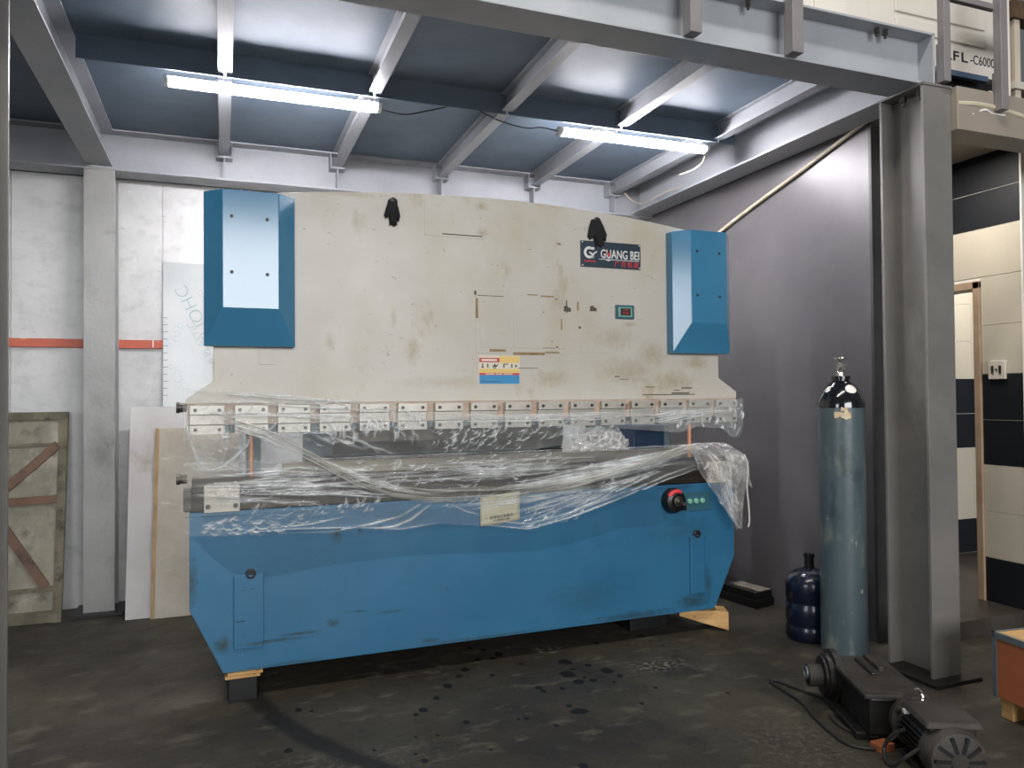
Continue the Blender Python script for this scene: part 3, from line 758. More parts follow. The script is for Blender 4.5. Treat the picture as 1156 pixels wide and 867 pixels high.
# lifting eyes with black cloth
rags = []
for (x, z, tilt, lab) in ((.815, 2.392, 0, 'black rag hooked on the lifting eye near the top middle-left of the cream ram'), (1.985, 2.385, .12, 'black rag hooked on the lifting eye just above the nameplate')):
    m = MB(); m.tube([(x-.02, -.004, z+.005), (x-.018, -.02, z+.03), (x, -.024, z+.042), (x+.018, -.02, z+.03), (x+.02, -.004, z+.005)], .006, 8)
    m.obj('lifting_eye', 'bolt', ram, smooth=True)
    rags.append((x, z, tilt, lab))
# clamps
def clamp(cx):
    c = MB().box(cx-.076, cx+.076, -.012, .006, 1.302, 1.348).obj('tool_clamp', 'bare_steel', PB, bevel=.002)
    MB().box(cx-.076, cx+.076, -.028, .006, 1.349, 1.392).obj('upper_plate', 'bare_steel', c, bevel=.002)
    MB().box(cx-.076, cx+.076, -.022, .006, 1.256, 1.300).obj('lower_plate', 'bare_steel', c, bevel=.002)
    for (dx, z, y) in ((-.052, 1.37, -.028), (.052, 1.37, -.028), (-.052, 1.279, -.022), (.052, 1.279, -.022)):
        MB().cyl((cx+dx, y-.008, z), (cx+dx, y+.002, z), .0082, n=12).obj('bolt', 'bolt', c)
    return c
c0 = clamp(-.062)
for k in range(1, 16):
    c = c0.copy(); col.objects.link(c); c.parent = PB
    c.location.x = .1945*k
    for ch in list(c0.children):
        d = ch.copy(); col.objects.link(d); d.parent = c
# covers of the two hydraulic cylinders
def cover(x0):
    x1 = x0+.405; yo, yf, d = -.06, -.14, .079
    zt, zb, zf = 2.378, 1.667, 1.838
    m = MB()
    vs = [(x0, .01, zb), (x1, .01, zb), (x1, .01, zt), (x0, .01, zt), (x0, yo, zb), (x1, yo, zb), (x1, yo, zt), (x0, yo, zt),
          (x0+d, yf, zf), (x1-d, yf, zf), (x1-d, yf, zt), (x0+d, yf, zt)]
    fs = [(0, 1, 5, 4), (1, 2, 6, 5), (0, 4, 7, 3), (4, 5, 9, 8), (5, 6, 10, 9), (4, 8, 11, 7), (8, 9, 10, 11), (7, 11, 10, 6, 2, 3), (0, 3, 2, 1)]
    m.add(vs, fs)
    c = m.obj('cylinder_cover', 'blue_gloss', PB, bevel=.003)
    for (dx, z) in ((.04, 2.255), (.195, 2.25), (.04, 2.0), (.195, 1.995)):
        MB().cyl((x0+d+dx, yf-.003, z), (x0+d+dx, yf+.002, z), .008, n=10).obj('rivet', 'ink', c)
cover(-.077); cover(2.452)
# guide rods, pins
for x in (.132, 2.62):
    MB().cyl((x, .03, 1.04), (x, .03, 1.27), .013, n=16).obj('guide_rod', 'copper', PB, smooth=True)
for (x0, x1, z) in ((-.192, -.15, 1.383), (-.192, -.15, 1.05), (2.94, 2.975, 1.387)):
    MB().cyl((x0, .035, z), (x1, .035, z), .021, n=16).cyl((x0-.004, .035, z), (x0+.012, .035, z), .025, n=16).obj('end_pin', 'bolt', PB, smooth=True)
for (x, s) in ((.0, 1), (2.80, 1)):
    p = MB().box(x-.078, x+.078, -.03, .012, .896, 1.02).obj('table_bracket', 'plate_white', PB, bevel=.003)
    MB().cyl((x+.002, -.055, .99), (x+.002, -.025, .99), .026, n=20).cyl((x+.002, -.062, .99), (x+.002, -.05, .99), .014, n=16).obj('knob', 'bare_steel', p, smooth=True)
    for dx in (-.06, .06):
        MB().cyl((x+dx, -.037, .925), (x+dx, -.028, .925), .011, n=12).obj('bolt', 'bolt', p)
MB().box(-.165, -.13, -.01, .1, .905, 1.0).obj('table_end_block', 'bolt', PB, bevel=.002)
# control panel on the bed
cp = MB().box(2.555, 2.745, -.006, .002, .735, .845).obj('control_panel', 'teal_frame', PB, bevel=.002)
for x in (2.59, 2.635, 2.68):
    MB().lathe((x, -.006, .792), [(.017, 0), (.017, .008), (.012, .014), (.004, .015)], 16, (0, -1, 0)).obj('push_button', 'green_button', cp, smooth=True)
eb = MB().lathe((2.47, 0, .805), [(.072, 0), (.074, .03), (.062, .055), (.04, .062), (.038, .05)], 28, (0, -1, 0)).obj('switch_housing', 'black', PB, smooth=True)
MB().box(2.455, 2.555, -.035, .0, .745, .80).obj('housing_foot', 'black', eb, bevel=.008)
MB().lathe((2.475, -.055, .805), [(.03, 0), (.03, .012), (.022, .014), (.02, .01), (.012, .02), (.004, .022)], 24, (0, -1, 0)).obj('selector_knob', 'bolt', eb, smooth=True)
m = MB(); m.tube([(2.425, -.045, .835), (2.445, -.05, .855), (2.475, -.05, .862), (2.5, -.045, .853)], .014, 10); m.obj('red_grip', 'red', eb, smooth=True)
MB().box(2.5, 2.52, -.075, -.06, .78, .80).obj('key_tag', 'chrome', eb)
# paper label
pl = MB(); pl.grid(10, 8, lambda u, v: (1.277+.227*u+.003*v, -.006-.004*math.sin(v*9)*(1-v)-.003*math.sin(u*5), .735+.02*u+.155*v-(.0 if v else 0)))
pp = pl.obj('paper_label', 'paper', PB, smooth=True)
pp.modifiers.new('thickness', 'SOLIDIFY').thickness = .001
text_mesh('一 使用前注意事项 一', .019, lambda u, v, q: Vector((1.395+u, -.0125-q, .772+.02*.5+u*.088+v)), 'printed_text', 'ink', pp, depth=.0004)
text_mesh('请勿超载运行设备', .012, lambda u, v, q: Vector((1.395+u, -.0125-q, .755+.02*.5+u*.088+v)), 'printed_text', 'ink', pp, depth=.0004)
# nameplate
npb = MB().box(1.887, 2.272, -.01, .0, 2.15, 2.297).obj('nameplate', 'sign_blue', PB, bevel=.001)
F = lambda x, z: (lambda u, v, q: Vector((x+u, -.0115-q, z+v)))
text_mesh('GUANG BEI', .070, lambda u, v, q: Vector((2.137+u*.70, -.0115-q, 2.226+v)), 'lettering', 'white', npb, bold=.0009)
text_mesh('GUANG BEI', .014, F(1.94, 2.181), 'lettering', 'red', npb, bold=.0006)
text_mesh('广 贝 机 床', .036, lambda u, v, q: Vector((2.178+u*.92, -.0115-q, 2.172+v)), 'lettering', 'red', npb, bold=.0006)
m = MB()
ro, ri, cx, cz = .034, .019, 1.938, 2.231
arc = [(cx+ro*math.cos(t), cz+ro*math.sin(t)) for t in np.linspace(math.radians(62), math.radians(298), 20)]
arc2 = [(cx+ri*math.cos(t), cz+ri*math.sin(t)) for t in np.linspace(math.radians(298), math.radians(62), 20)]
m.prism(arc+arc2, 'y', -.0118, -.0095)
m.box(cx+.008, cx+.032, -.0118, -.0095, cz+.017, cz+.031); m.box(cx+.008, cx+.03, -.0118, -.0095, cz-.031, cz-.017)
m.prism([(cx, cz+.004), (cx+.008, cz+.004), (cx+.02, cz-.005), (cx+.045, cz+.01), (cx+.052, cz+.006), (cx+.02, cz-.016), (cx, cz-.003)], 'y', -.0118, -.0095)
m.box(cx+.018, cx+.03, -.0118, -.0095, cz-.031, cz-.008)
m.obj('logo', 'white', npb)
m = MB(); m.box(2.0, 2.262, -.0116, -.0095, 2.1955, 2.199); m.prism([(2.04, 2.1955), (2.078, 2.1955), (2.06, 2.188)], 'y', -.0116, -.0095); m.obj('underline', 'white', npb)
m = MB(); m.prism([(2.047, 2.232), (2.053, 2.238), (2.061, 2.232), (2.069, 2.238), (2.075, 2.232), (2.061, 2.212)], 'y', -.0128, -.0095); m.obj('red_leaf', 'red', npb)
for (x, z) in ((1.895, 2.289), (2.264, 2.289), (1.895, 2.158), (2.264, 2.158)):
    MB().cyl((x, -.013, z), (x, -.009, z), .004, n=10).obj('rivet', 'white', npb)
# little display
ds = MB().box(2.106, 2.224, -.014, .0, 1.862, 1.941).obj('display', 'teal_frame', PB, bevel=.002)
m = MB(); m.box(2.121, 2.209, -.0156, -.013, 1.873, 1.93); m.obj('bezel', 'green_button', ds, bevel=.001)
sc = MB().box(2.133, 2.198, -.0168, -.014, 1.881, 1.922).obj('screen', 'screen', ds)
text_mesh('E 009', .014, lambda u, v, q: Vector((2.1655+u, -.0172-q, 1.911+v)), 'readout', 'red', ds, depth=.0003)
text_mesh('0.78', .02, lambda u, v, q: Vector((2.1655+u, -.0172-q, 1.893+v)), 'readout', 'red', ds, depth=.0003)
# warning sticker
st = MB().box(1.277, 1.512, -.0015, .0005, 1.488, 1.642).obj('warning_sticker', 'pale', PB)
def band(x0, x1, z0, z1, m_, nm, y=-.0022):
    return MB().box(x0, x1, y, .0, z0, z1).obj(nm, m_, st)
band(1.28, 1.51, 1.49, 1.538, 'sky_blue', 'blue_band'); band(1.28, 1.51, 1.538, 1.549, 'red', 'red_band'); band(1.28, 1.51, 1.549, 1.571, 'yellow', 'yellow_band')
band(1.395, 1.51, 1.602, 1.64, 'yellow', 'yellow_band'); band(1.28, 1.395, 1.606, 1.63, 'red', 'red_band')
band(1.292, 1.38, 1.612, 1.624, 'pale', 'title_bar', -.0028)
for (a, b) in ((1.315, 1.365), (1.372, 1.41), (1.418, 1.47)):
    band(a, b, 1.541, 1.546, 'pale', 'text_bar', -.0028)
m = MB()
for x in (1.298, 1.328, 1.42, 1.466):
    m.box(x-.003, x+.003, -.0028, 0, 1.577, 1.598)
m.box(1.292, 1.304, -.0028, 0, 1.576, 1.581); m.box(1.418, 1.445, -.0028, 0, 1.595, 1.599)
m.prism([(1.35, 1.588), (1.36, 1.586), (1.366, 1.6), (1.374, 1.589), (1.388, 1.599), (1.38, 1.583), (1.36, 1.581)], 'y', -.0028, 0)
m.box(1.358, 1.374, -.0028, 0, 1.574, 1.579)
m.prism([(1.484, 1.596), (1.498, 1.587), (1.484, 1.578), (1.487, 1.587)], 'y', -.0028, 0)
m.box(1.29, 1.40, -.0028, 0, 1.501, 1.504)
m.obj('pictogram', 'ink', st)

# machine frame to world
ca, sa = math.cos(ANG), math.sin(ANG)
def W(x, y, z):
    return Vector((x*ca-y*sa, 3.82+x*sa+y*ca, z))
# black rags
for (x, z, tilt, lab) in rags:
    out = [(-.018, .03), (.016, .03), (.028, .0), (.038, -.045), (.03, -.075), (.018, -.062), (.022, -.09), (.008, -.1), (-.004, -.09), (-.014, -.098), (-.018, -.05), (-.034, -.062), (-.042, -.045), (-.03, .0)]
    m = MB()
    n = len(out)
    cx, cz = 0, -.03
    sc_ = (1.05, 1.0) if tilt == 0 else (1.5, 1.25)
    rings = []
    for (s_, y) in ((1, -.010), (.97, -.02), (.75, -.03), (.35, -.034)):
        for (a, b) in out:
            px, pz = (cx+(a-cx)*s_)*sc_[0], (cz+(b-cz)*s_)*sc_[1]
            q = W(x+px*math.cos(tilt)-pz*math.sin(tilt), y-.004*fbm(px*60, pz*60, x), z+px*math.sin(tilt)+pz*math.cos(tilt)); rings.append(q)
    fs = [tuple(range(n))]
    for k in range(3):
        fs += [(k*n+i, k*n+(i+1) % n, (k+1)*n+(i+1) % n, (k+1)*n+i) for i in range(n)]
    fs.append(tuple(3*n+i for i in range(n-1, -1, -1)))
    m.add(rings, fs)
    tag(m.obj('rag', 'rag', smooth=True), lab, 'rag', 'black rags on the lifting eyes')

# ------------------------------------------------------------------ plastic film on the machine
def interp(x, tab):
    return float(np.interp(x, [t[0] for t in tab], [t[1] for t in tab]))

def segdist(P, A, B):
    A, B = np.array(A), np.array(B)
    d = B-A
    t = np.clip(((P-A)@d)/(d@d), 0, 1)
    return np.linalg.norm(P-(A+t[:, None]*d), axis=1), t

def crease_field(P, lines):
    """Folds of the film: each line (points, half width, strength). Returns the height of the folds at points P (x, z)."""
    out = np.zeros(len(P))
    for pts, w, s in lines:
        best = np.zeros(len(P))
        n = len(pts)-1
        for i in range(n):
            d, t = segdist(P, pts[i], pts[i+1])
            tt = (i+t)/n
            ww = w*(.35+.65*np.sin(PI*np.clip(tt, .02, .98)))
            best = np.maximum(best, np.exp(-(d/ww)**2)*np.sin(PI*np.clip(tt, .04, .96))**.4)
        out = np.maximum(out, best*s)
    return out

def film(name, nu, nv, posfn, lines, mats, label=None, matfn=None, height=.012, base_glint=None, parent=None, hkey=True):
    """posfn(u, v) -> machine-frame (x, y, z). Folds push the sheet outwards and thicken it, with glints painted in as white opacity (attribute `layers`)."""
    m = MB()
    pts = np.array([posfn(i/nu, j/nv) for j in range(nv+1) for i in range(nu+1)])
    c = crease_field(pts[:, [0, 2]], lines) if lines else np.zeros(len(pts))
    fine = np.array([fbm(p[0]*9, p[2]*9, p[1]*20, 1, 3) for p in pts])
    glint = np.clip(c*(.75+.5*fine), 0, 1)
    if base_glint is not None:
        glint = np.clip(glint+np.array([base_glint(*p) for p in pts]), 0, 1)
    pts[:, 1] -= height*c
    m.grid(nu, nv, lambda u, v: tuple(W(*pts[int(round(v*nv))*(nu+1)+int(round(u*nu))])))
    if matfn:
        m.mi = [matfn(*pts[f[0]]) for f in m.f]
    o = m.obj(name, mats, smooth=True, base=(tuple(parent.location) if parent else None))
    if parent:
        o.parent = parent; o.location = (0, 0, 0)
    at = o.data.attributes.new('fold_glint', 'FLOAT', 'POINT')
    at.data.foreach_set('value', [float(v) for v in glint])
    if label:
        tag(o, label, 'plastic film')
    return o

rnd = random.Random(11)
def fan(A0, A1, B0, B1, n, w, s, sag=0.0, jit=.01):
    """n folds running from between A0..A1 to between B0..B1."""
    L = []
    for k in range(n):
        t, q = rnd.random(), rnd.random()
        q = .6*t+.4*q
        a = (A0[0]+(A1[0]-A0[0])*t, A0[1]+(A1[1]-A0[1])*t); b = (B0[0]+(B1[0]-B0[0])*q, B0[1]+(B1[1]-B0[1])*q)
        f0, f1 = sorted((rnd.random()*.5, .5+rnd.random()*.5))
        P = []
        for i in range(6):
            z = f0+(f1-f0)*i/5
            P.append((a[0]+(b[0]-a[0])*z, a[1]+(b[1]-a[1])*z-sag*math.sin(PI*z)+rnd.uniform(-jit, jit)))
        L.append((P, w*(.6+.9*rnd.random()), s*(.5+.5*rnd.random())))
    return L
def crinkle(x0, x1, z0, z1, n, ln, ang, w, s):
    L = []
    for k in range(n):
        x, z = rnd.uniform(x0, x1), rnd.uniform(z0, z1)
        a = ang+rnd.uniform(-.6, .6); l = ln*(.4+.8*rnd.random())
        P = [(x, z), (x+l*.5*math.cos(a)+rnd.uniform(-.006, .006), z+l*.5*math.sin(a)), (x+l*math.cos(a+.3), z+l*math.sin(a+.3))]
        L.append((P, w*(.6+.8*rnd.random()), s*(.5+.5*rnd.random())))
    return L

# upper film, wrapped round the clamps and hanging below them
top = [(-.17, 1.475), (.0, 1.468), (.4, 1.425), (.75, 1.395), (.95, 1.35), (1.4, 1.325), (2.1, 1.335), (2.4, 1.36), (2.7, 1.385), (2.96, 1.40)]
bot = [(-.17, 1.15), (-.1, 1.08), (.02, 1.07), (.3, 1.12), (.8, 1.115), (1.5, 1.12), (1.85, 1.16), (2.0, 1.235), (2.3, 1.225), (2.5, 1.20), (2.62, 1.235), (2.8, 1.22), (2.88, 1.16), (2.95, 1.17), (2.97, 1.25)]
def ufilm(u, v):
    x = -.165+3.125*u
    t, b = interp(x, top), interp(x, bot)
    z = b+(t-b)*v
    h = max(0, (1.27-z)/.15)
    y = -.046+.05*min(h, 1)**1.3*(1 if x < 2.3 else .3)
    am = .004+.012*min(h, 1.2)
    y += am*math.sin(x*20+5*fbm(x, z, 0, 3)+z*9)*.6+am*1.3*fbm(x*3, z*5, 1.3, 2.2)
    y = min(y, -.04) if z > 1.25 else y
    edge = -.03*math.sin(PI*min(max((1.42-z)/.34, 0), 1)) if x < 0 else 0      # left edge draws in
    return (x-edge*(1+x/.165) if x < 0 else x, y, z+.010*fbm(x, 0, 4, 5)*(1-v))
UL = fan((-.15, 1.47), (-.14, 1.41), (.8, 1.40), (1.0, 1.35), 12, .0045, .8)
UL += fan((-.15, 1.40), (-.14, 1.33), (.5, 1.30), (.9, 1.33), 9, .004, .55)
UL += fan((-.1, 1.36), (.1, 1.34), (.15, 1.20), (.42, 1.16), 12, .005, .8)
UL += [([(-.155, 1.44), (-.15, 1.3), (-.125, 1.2), (-.095, 1.12), (-.04, 1.085)], .006, .8), ([(-.07, 1.09), (.0, 1.10), (.06, 1.15), (.11, 1.2), (.13, 1.26)], .006, .9),
       ([(-.02, 1.085), (.05, 1.13), (.1, 1.19)], .004, .7), ([(-.14, 1.2), (-.06, 1.15), (.0, 1.13)], .005, .5)]
UL += crinkle(-.1, .1, 1.1, 1.24, 10, .07, -.5, .004, .7)
UL += fan((.3, 1.28), (.5, 1.26), (.6, 1.13), (.85, 1.12), 8, .005, .7)
UL += crinkle(-.14, .5, 1.2, 1.44, 40, .09, -.2, .004, .6)+crinkle(.5, .95, 1.17, 1.29, 34, .09, 1.35, .0045, .95)
UL += crinkle(1.0, 1.5, 1.13, 1.25, 70, .045, .6, .0035, .95)
UL += crinkle(1.3, 1.85, 1.17, 1.25, 22, .08, .15, .004, .8)
UL += fan((.9, 1.33), (.9, 1.27), (2.3, 1.34), (2.3, 1.28), 24, .004, .5)
UL += crinkle(.2, 2.2, 1.24, 1.34, 70, .05, .3, .0035, .7)
UL += fan((2.1, 1.30), (2.2, 1.25), (2.95, 1.40), (2.95, 1.30), 14, .0045, .65)
UL += crinkle(2.45, 2.75, 1.22, 1.32, 12, .06, 1.0, .006, 1) + crinkle(2.8, 2.95, 1.16, 1.36, 14, .06, 1.4, .006, .9)
uf = film('plastic_film', 420, 70, ufilm, UL, 'film_clear', 'clear plastic film wrapped over the row of tool clamps under the cream ram')

# lower film: over the table edge and down the front of the blue bed
hem = [(-.17, .83), (-.13, .787), (-.05, .70), (.03, .625), (.1, .59), (.2, .577), (.4, .60), (.615, .617), (1.0, .622), (1.3, .60), (1.57, .591), (1.8, .61), (2.12, .672), (2.35, .675), (2.42, .70), (2.5, .82), (2.6, .9)]  # outer edge of the strip with the painted-in shade
hem2 = [(-.17, .80), (.0, .785), (.3, .79), (.62, .775), (.85, .75), (1.05, .77), (1.3, .74), (1.55, .70), (1.8, .745), (2.0, .80), (2.2, .86), (2.4, .93), (2.6, .98)]
def lfilm(u, v):
    x = -.165+2.80*u
    h = interp(x, hem)
    L0 = .14
    tot = L0+(1.125-h)
    s = v*tot
    if s < L0:
        y = .11-s; z = 1.118+.006*fbm(x*4, s*20, 5)
        k = .4
    else:
        z = 1.118-(s-L0); y = -.034
        k = 1
    a = .008 if z > .92 else .003
    if .88 < z < 1.03: y -= .006
    y -= k*a*(1.2+fbm(x*1.2, z*9, 2.0, 1.6)*1.6)
    if z < .88: y = -.012-.004*fbm(x*3, z*6, 1)
    return (x, y, z)
LL = fan((-.15, 1.10), (-.15, .98), (1.0, 1.09), (1.0, 1.0), 22, .0045, .85, .004)
LL += fan((-.15, 1.04), (-.12, .98), (.8, .98), (1.0, .90), 16, .004, .85, -.01)
LL += fan((-.13, 1.0), (-.1, .95), (.5, .93), (.7, .88), 12, .004, .6)
LL += fan((.7, 1.09), (.7, .98), (2.0, 1.11), (2.0, 1.0), 34, .0045, .6, .006)
LL += fan((1.2, .93), (1.5, .92), (2.55, 1.12), (2.6, 1.02), 34, .0055, .9, .012)
LL += fan((1.6, 1.0), (1.9, .96), (2.5, 1.13), (2.62, 1.06), 34, .006, .9, .008)
LL += fan((.3, 1.2), (.5, 1.08), (.9, .93), (1.1, .91), 8, .006, .8, .02)
LL += fan((1.3, .78), (1.6, .70), (2.4, 1.0), (2.5, 1.05), 20, .0055, .85, .012)
LL += fan((1.0, .86), (1.2, .80), (2.0, .90), (2.3, 1.0), 12, .005, .7, .012)
LL += crinkle(.1, 2.3, .93, 1.1, 110, .07, .1, .0035, .75)
LL += crinkle(-.1, .35, .785, .86, 44, .06, -.35, .004, .9)
LL += crinkle(.05, .45, .83, .90, 16, .11, .1, .003, .55)
LL += crinkle(.52, .72, .85, .90, 14, .05, .7, .005, 1)
LL += [([(.98, .89), (.85, .82), (.7, .79), (.5, .765), (.3, .775)], .006, .9), ([(1.02, .88), (.9, .80), (.82, .77), (.7, .765)], .007, .9), ([(.2, .80), (.4, .81), (.6, .84)], .004, .6), ([(1.1, .87), (1.2, .82), (1.27, .80)], .005, .6)]
LL += [([(hx, hz+.004) for hx, hz in hem2[1:6]], .004, .55), ([(hx, hz+.004) for hx, hz in hem2[6:]], .005, .8), ([(hx, hz+.03) for hx, hz in hem2[6:]], .006, .6)]
LL += crinkle(1.5, 1.85, .69, .80, 18, .08, .4, .005, .8) + crinkle(1.05, 1.5, .84, .91, 14, .09, .1, .004, .7) + crinkle(1.2, 1.7, 1.03, 1.1, 20, .07, .1, .004, .7)
lfo = film('plastic_film', 420, 150, lfilm, LL, ['film_bed', 'film_shade'], 'clear plastic film draped over the dark table and the top of the blue bed',
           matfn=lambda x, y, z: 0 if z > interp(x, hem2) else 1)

# bunched sweep of film hanging in a swag across the front
rope = [(.06, 1.30), (.197, 1.252), (.403, 1.139), (.617, 1.01), (.8, .945), (.98, .912), (1.37, .905), (1.79, .935), (2.128, 1.005), (2.486, 1.095), (2.62, 1.12)]
for k, (dz, wd, ph, x0) in enumerate(((0, .017, 0, .06), (.036, .016, 2.1, .25), (-.02, .011, 4.0, .4))):
    def ribbon(u, v):
        x = x0+(2.6-x0)*u
        z = interp(x, rope)+dz*(1-.9*min(abs(u-.42)*1.7, 1))
        sl = (interp(x+.02, rope)-interp(x-.02, rope))/.04
        w_ = wd*(1+.35*fbm(x*.7, ph, 0, 3))*(1.3-.55*math.sin(PI*u))
        q = (v-.5)*2*w_
        y = -.066-.012*math.cos((v-.5)*3)-.008*math.sin(v*22+x*3+ph+2*fbm(x*1.3, ph, 1))-.006*fbm(x*2, v*3, ph, 2)
        return (x-q*sl*.5, y, z+q)
    def rl(x, y, z, ph=ph, dz=dz):  # painted glint streaks running along the swag
        s_ = (z-interp(x, rope))/.03
        r1 = max(0, 1-abs(fbm(s_*1.1+3*ph, x*.55, ph, 1, 3))*2.6)**3
        r2 = max(0, 1-abs(fbm(s_*2.3-ph, x*.9, ph+4, 1, 2))*3)**4
        return .02+(.8*r1+.5*r2)*(.4+.8*max(0, .5+fbm(x*2.5, s_*.7, ph)))*(1 if x < 1.1 else max(.35, 1-(x-1.1)*1.2) if x < 1.7 else .7)
    film('film_fold', 320, 26, ribbon, [], 'film_fold', base_glint=rl, parent=lfo)

# crumpled bundle on the table
def rid(x, y, z, sc, oc=4):
    return 1-abs(noise.fractal(Vector((x*sc, y*sc, z*sc)), 1.0, 2.0, oc))*1.6
def lump(u, v):
    th, ph = u*2*PI, v*PI*.5
    a, b, c_ = math.cos(th)*math.cos(ph), math.sin(th)*math.cos(ph), math.sin(ph)
    r = .86+.22*fbm(a*1.5, b*1.5, c_*1.5+3, 1.7, 4)+.16*rid(a, b, c_+7, 2.6, 3)
    r *= 1-.18*math.cos(th)*(1-v)*0
    return (2.025+.17*r*a/abs(math.cos(ph)+1e-6)**.25, .035+.07*r*b, max(1.115+.135*r*c_-.02*abs(a), 1.112))
film('plastic_bundle', 110, 56, lump, crinkle(1.88, 2.15, 1.12, 1.25, 40, .06, .5, .004, .9), 'film_crumple', 'crumpled lump of clear plastic lying on the table under the right clamps', height=.006,
     base_glint=lambda x, y, z: .5*max(0, rid(x, y, z, 22, 3)-.55)*2)
# film hanging off the right end of the table
def tail(u, v):
    xl = interp(v, [(0, 2.58), (.25, 2.60), (.5, 2.68), (.75, 2.76), (.92, 2.82), (1, 2.86)])
    xr = interp(v, [(0, 2.93), (.2, 2.965), (.45, 2.95), (.7, 2.93), (.9, 2.915), (1, 2.895)])
    z = 1.125-.50*v
    x = xl+(xr-xl)*u
    y = -.02-.075*min(v*5, 1)-.022*math.sin(u*11+3*fbm(u*2, v*1, 1))*(.5+v*.5)-.02*fbm(u*4, v*2, 2)
    if v < .1: y += .12*(1-v/.1)
    return (x, y, z+.02*fbm(u*5, v*4, 8))
TL = fan((2.6, 1.1), (2.8, 1.11), (2.72, .88), (2.9, .8), 16, .006, .9) + fan((2.7, .95), (2.85, .95), (2.82, .68), (2.9, .66), 14, .006, .9) + crinkle(2.62, 2.9, .72, 1.08, 26, .07, 1.2, .005, .9)
film('plastic_film', 90, 120, tail, TL, 'film_crumple', 'bunched clear plastic tongue hanging over the right end of the blue bed', height=.01)
def flap(u, v):
    x = 2.80+.185*u+.02*v; z = 1.10-.03*u-(.20+.03*math.sin(u*7))*v
    y = -.05-.02*math.sin(u*10+v*4)-.02*fbm(u*3, v*3, 6)+(.07*(1-v*4) if v < .25 else 0)
    return (x, y, z+.01*fbm(u*4, v*4, 3))
film('plastic_film', 60, 60, flap, crinkle(2.82, 2.98, .9, 1.1, 30, .07, 1.0, .005, 1), 'film_crumple', 'torn plastic flap at the right end of the table, with a dangling strip beside it', height=.01)
m = MB(); m.tube([W(2.965, -.04, 1.06), W(2.985, -.05, .98), W(2.975, -.05, .86), W(2.985, -.05, .76), W(2.99, -.05, .655), W(2.98, -.05, .62)], .005, 6)
tag(m.obj('plastic_strip', 'film_strip', smooth=True), 'thin twisted plastic strip dangling at the right corner of the bed', 'plastic film')

# ------------------------------------------------------------------ under the machine
t = MB(); t.box(.028, .155, .0, .16, 0, .112)
t.v = [tuple(W(*v)) for v in t.v]
tag(t.obj('support_block', 'black_box', bevel=.003), 'black block under the left corner of the blue bed', 'block')
for k, (z0, dx, lab) in enumerate(((.112, 0, 'lower pale wood shim between the black block and the blue bed'), (.126, .012, 'upper pale wood shim between the black block and the blue bed'))):
    t = MB(); t.box(.012+dx, .168+dx, -.012, .15, z0, z0+.0125)
    t.v = [tuple(W(*v)) for v in t.v]
    tag(t.obj('wood_shim', 'wood_raw', bevel=.001), lab, 'shim', 'wood shims under the bed')
# wedge: a splintered wooden beam end poking out, thin end under the bed
m = MB()
A, Bp = Vector((2.655, 4.0, 0)), Vector((2.88, 3.90, 0))
d = (Bp-A).normalized(); e = Vector((-d.y, d.x, 0))
vs = []
for (s_, hh, w0) in ((-.05, .115, 0), (.02, .118, 0), (.17, .118, 0), (.245, .112, 0)):
    lo = .09*(1-s_/.245)*(0 if s_ > .2 else 1)
    lo = max(0, .085*(1-(s_+.05)/.29))
    for (q, zz) in ((-.06, lo), (.07, lo), (.07, hh), (-.06, hh)):
        vs.append(A+d*s_+e*q+Vector((0, 0, zz)))
fs = [(0, 1, 2, 3), (15, 14, 13, 12)]
for k in range(3):
    fs += [(k*4+i, k*4+(i+1) % 4, (k+1)*4+(i+1) % 4, (k+1)*4+i) for i in range(4)]
m.add(vs, fs)
tag(m.obj('wood_wedge', 'wood_raw', bevel=.004), 'splintered pale wooden wedge under the right end of the blue bed', 'wedge')
t = MB(); t.box(2.3, 2.56, .2, .4, 0, .14); t.v = [tuple(W(*v)) for v in t.v]
tag(t.obj('support_block', 'black_box', bevel=.003), 'dark block under the right end of the machine behind the wooden wedge', 'block')
t = MB(); t.box(.3, 2.6, .75, .9, 0, .2); t.v = [tuple(W(*v)) for v in t.v]
tag(t.obj('support_beam', 'black_steel', bevel=.003), 'dark beam lying under the machine behind the bed', 'beam')

# ------------------------------------------------------------------ left: leaning boards, red strip
def lean(name, x0, x1, yb, yt, z1, th, m, parent=None, z0=0.0, skew=0, off=0):
    """A sheet standing at yb on the floor, leaning back to yt at height z1."""
    mb = MB()
    def P(x, z, o):
        k = z/z1
        return (x, yb+(yt-yb)*k+o+off, z)
    vs = [P(x0, z0, 0), (P(x1, z0, 0)), P(x1+skew, z1, 0), P(x0+skew, z1, 0), P(x0, z0, th), P(x1, z0, th), P(x1+skew, z1, th), P(x0+skew, z1, th)]
    mb.add(vs, [(0, 1, 2, 3), (7, 6, 5, 4), (0, 4, 5, 1), (1, 5, 6, 2), (2, 6, 7, 3), (3, 7, 4, 0)])
    return mb
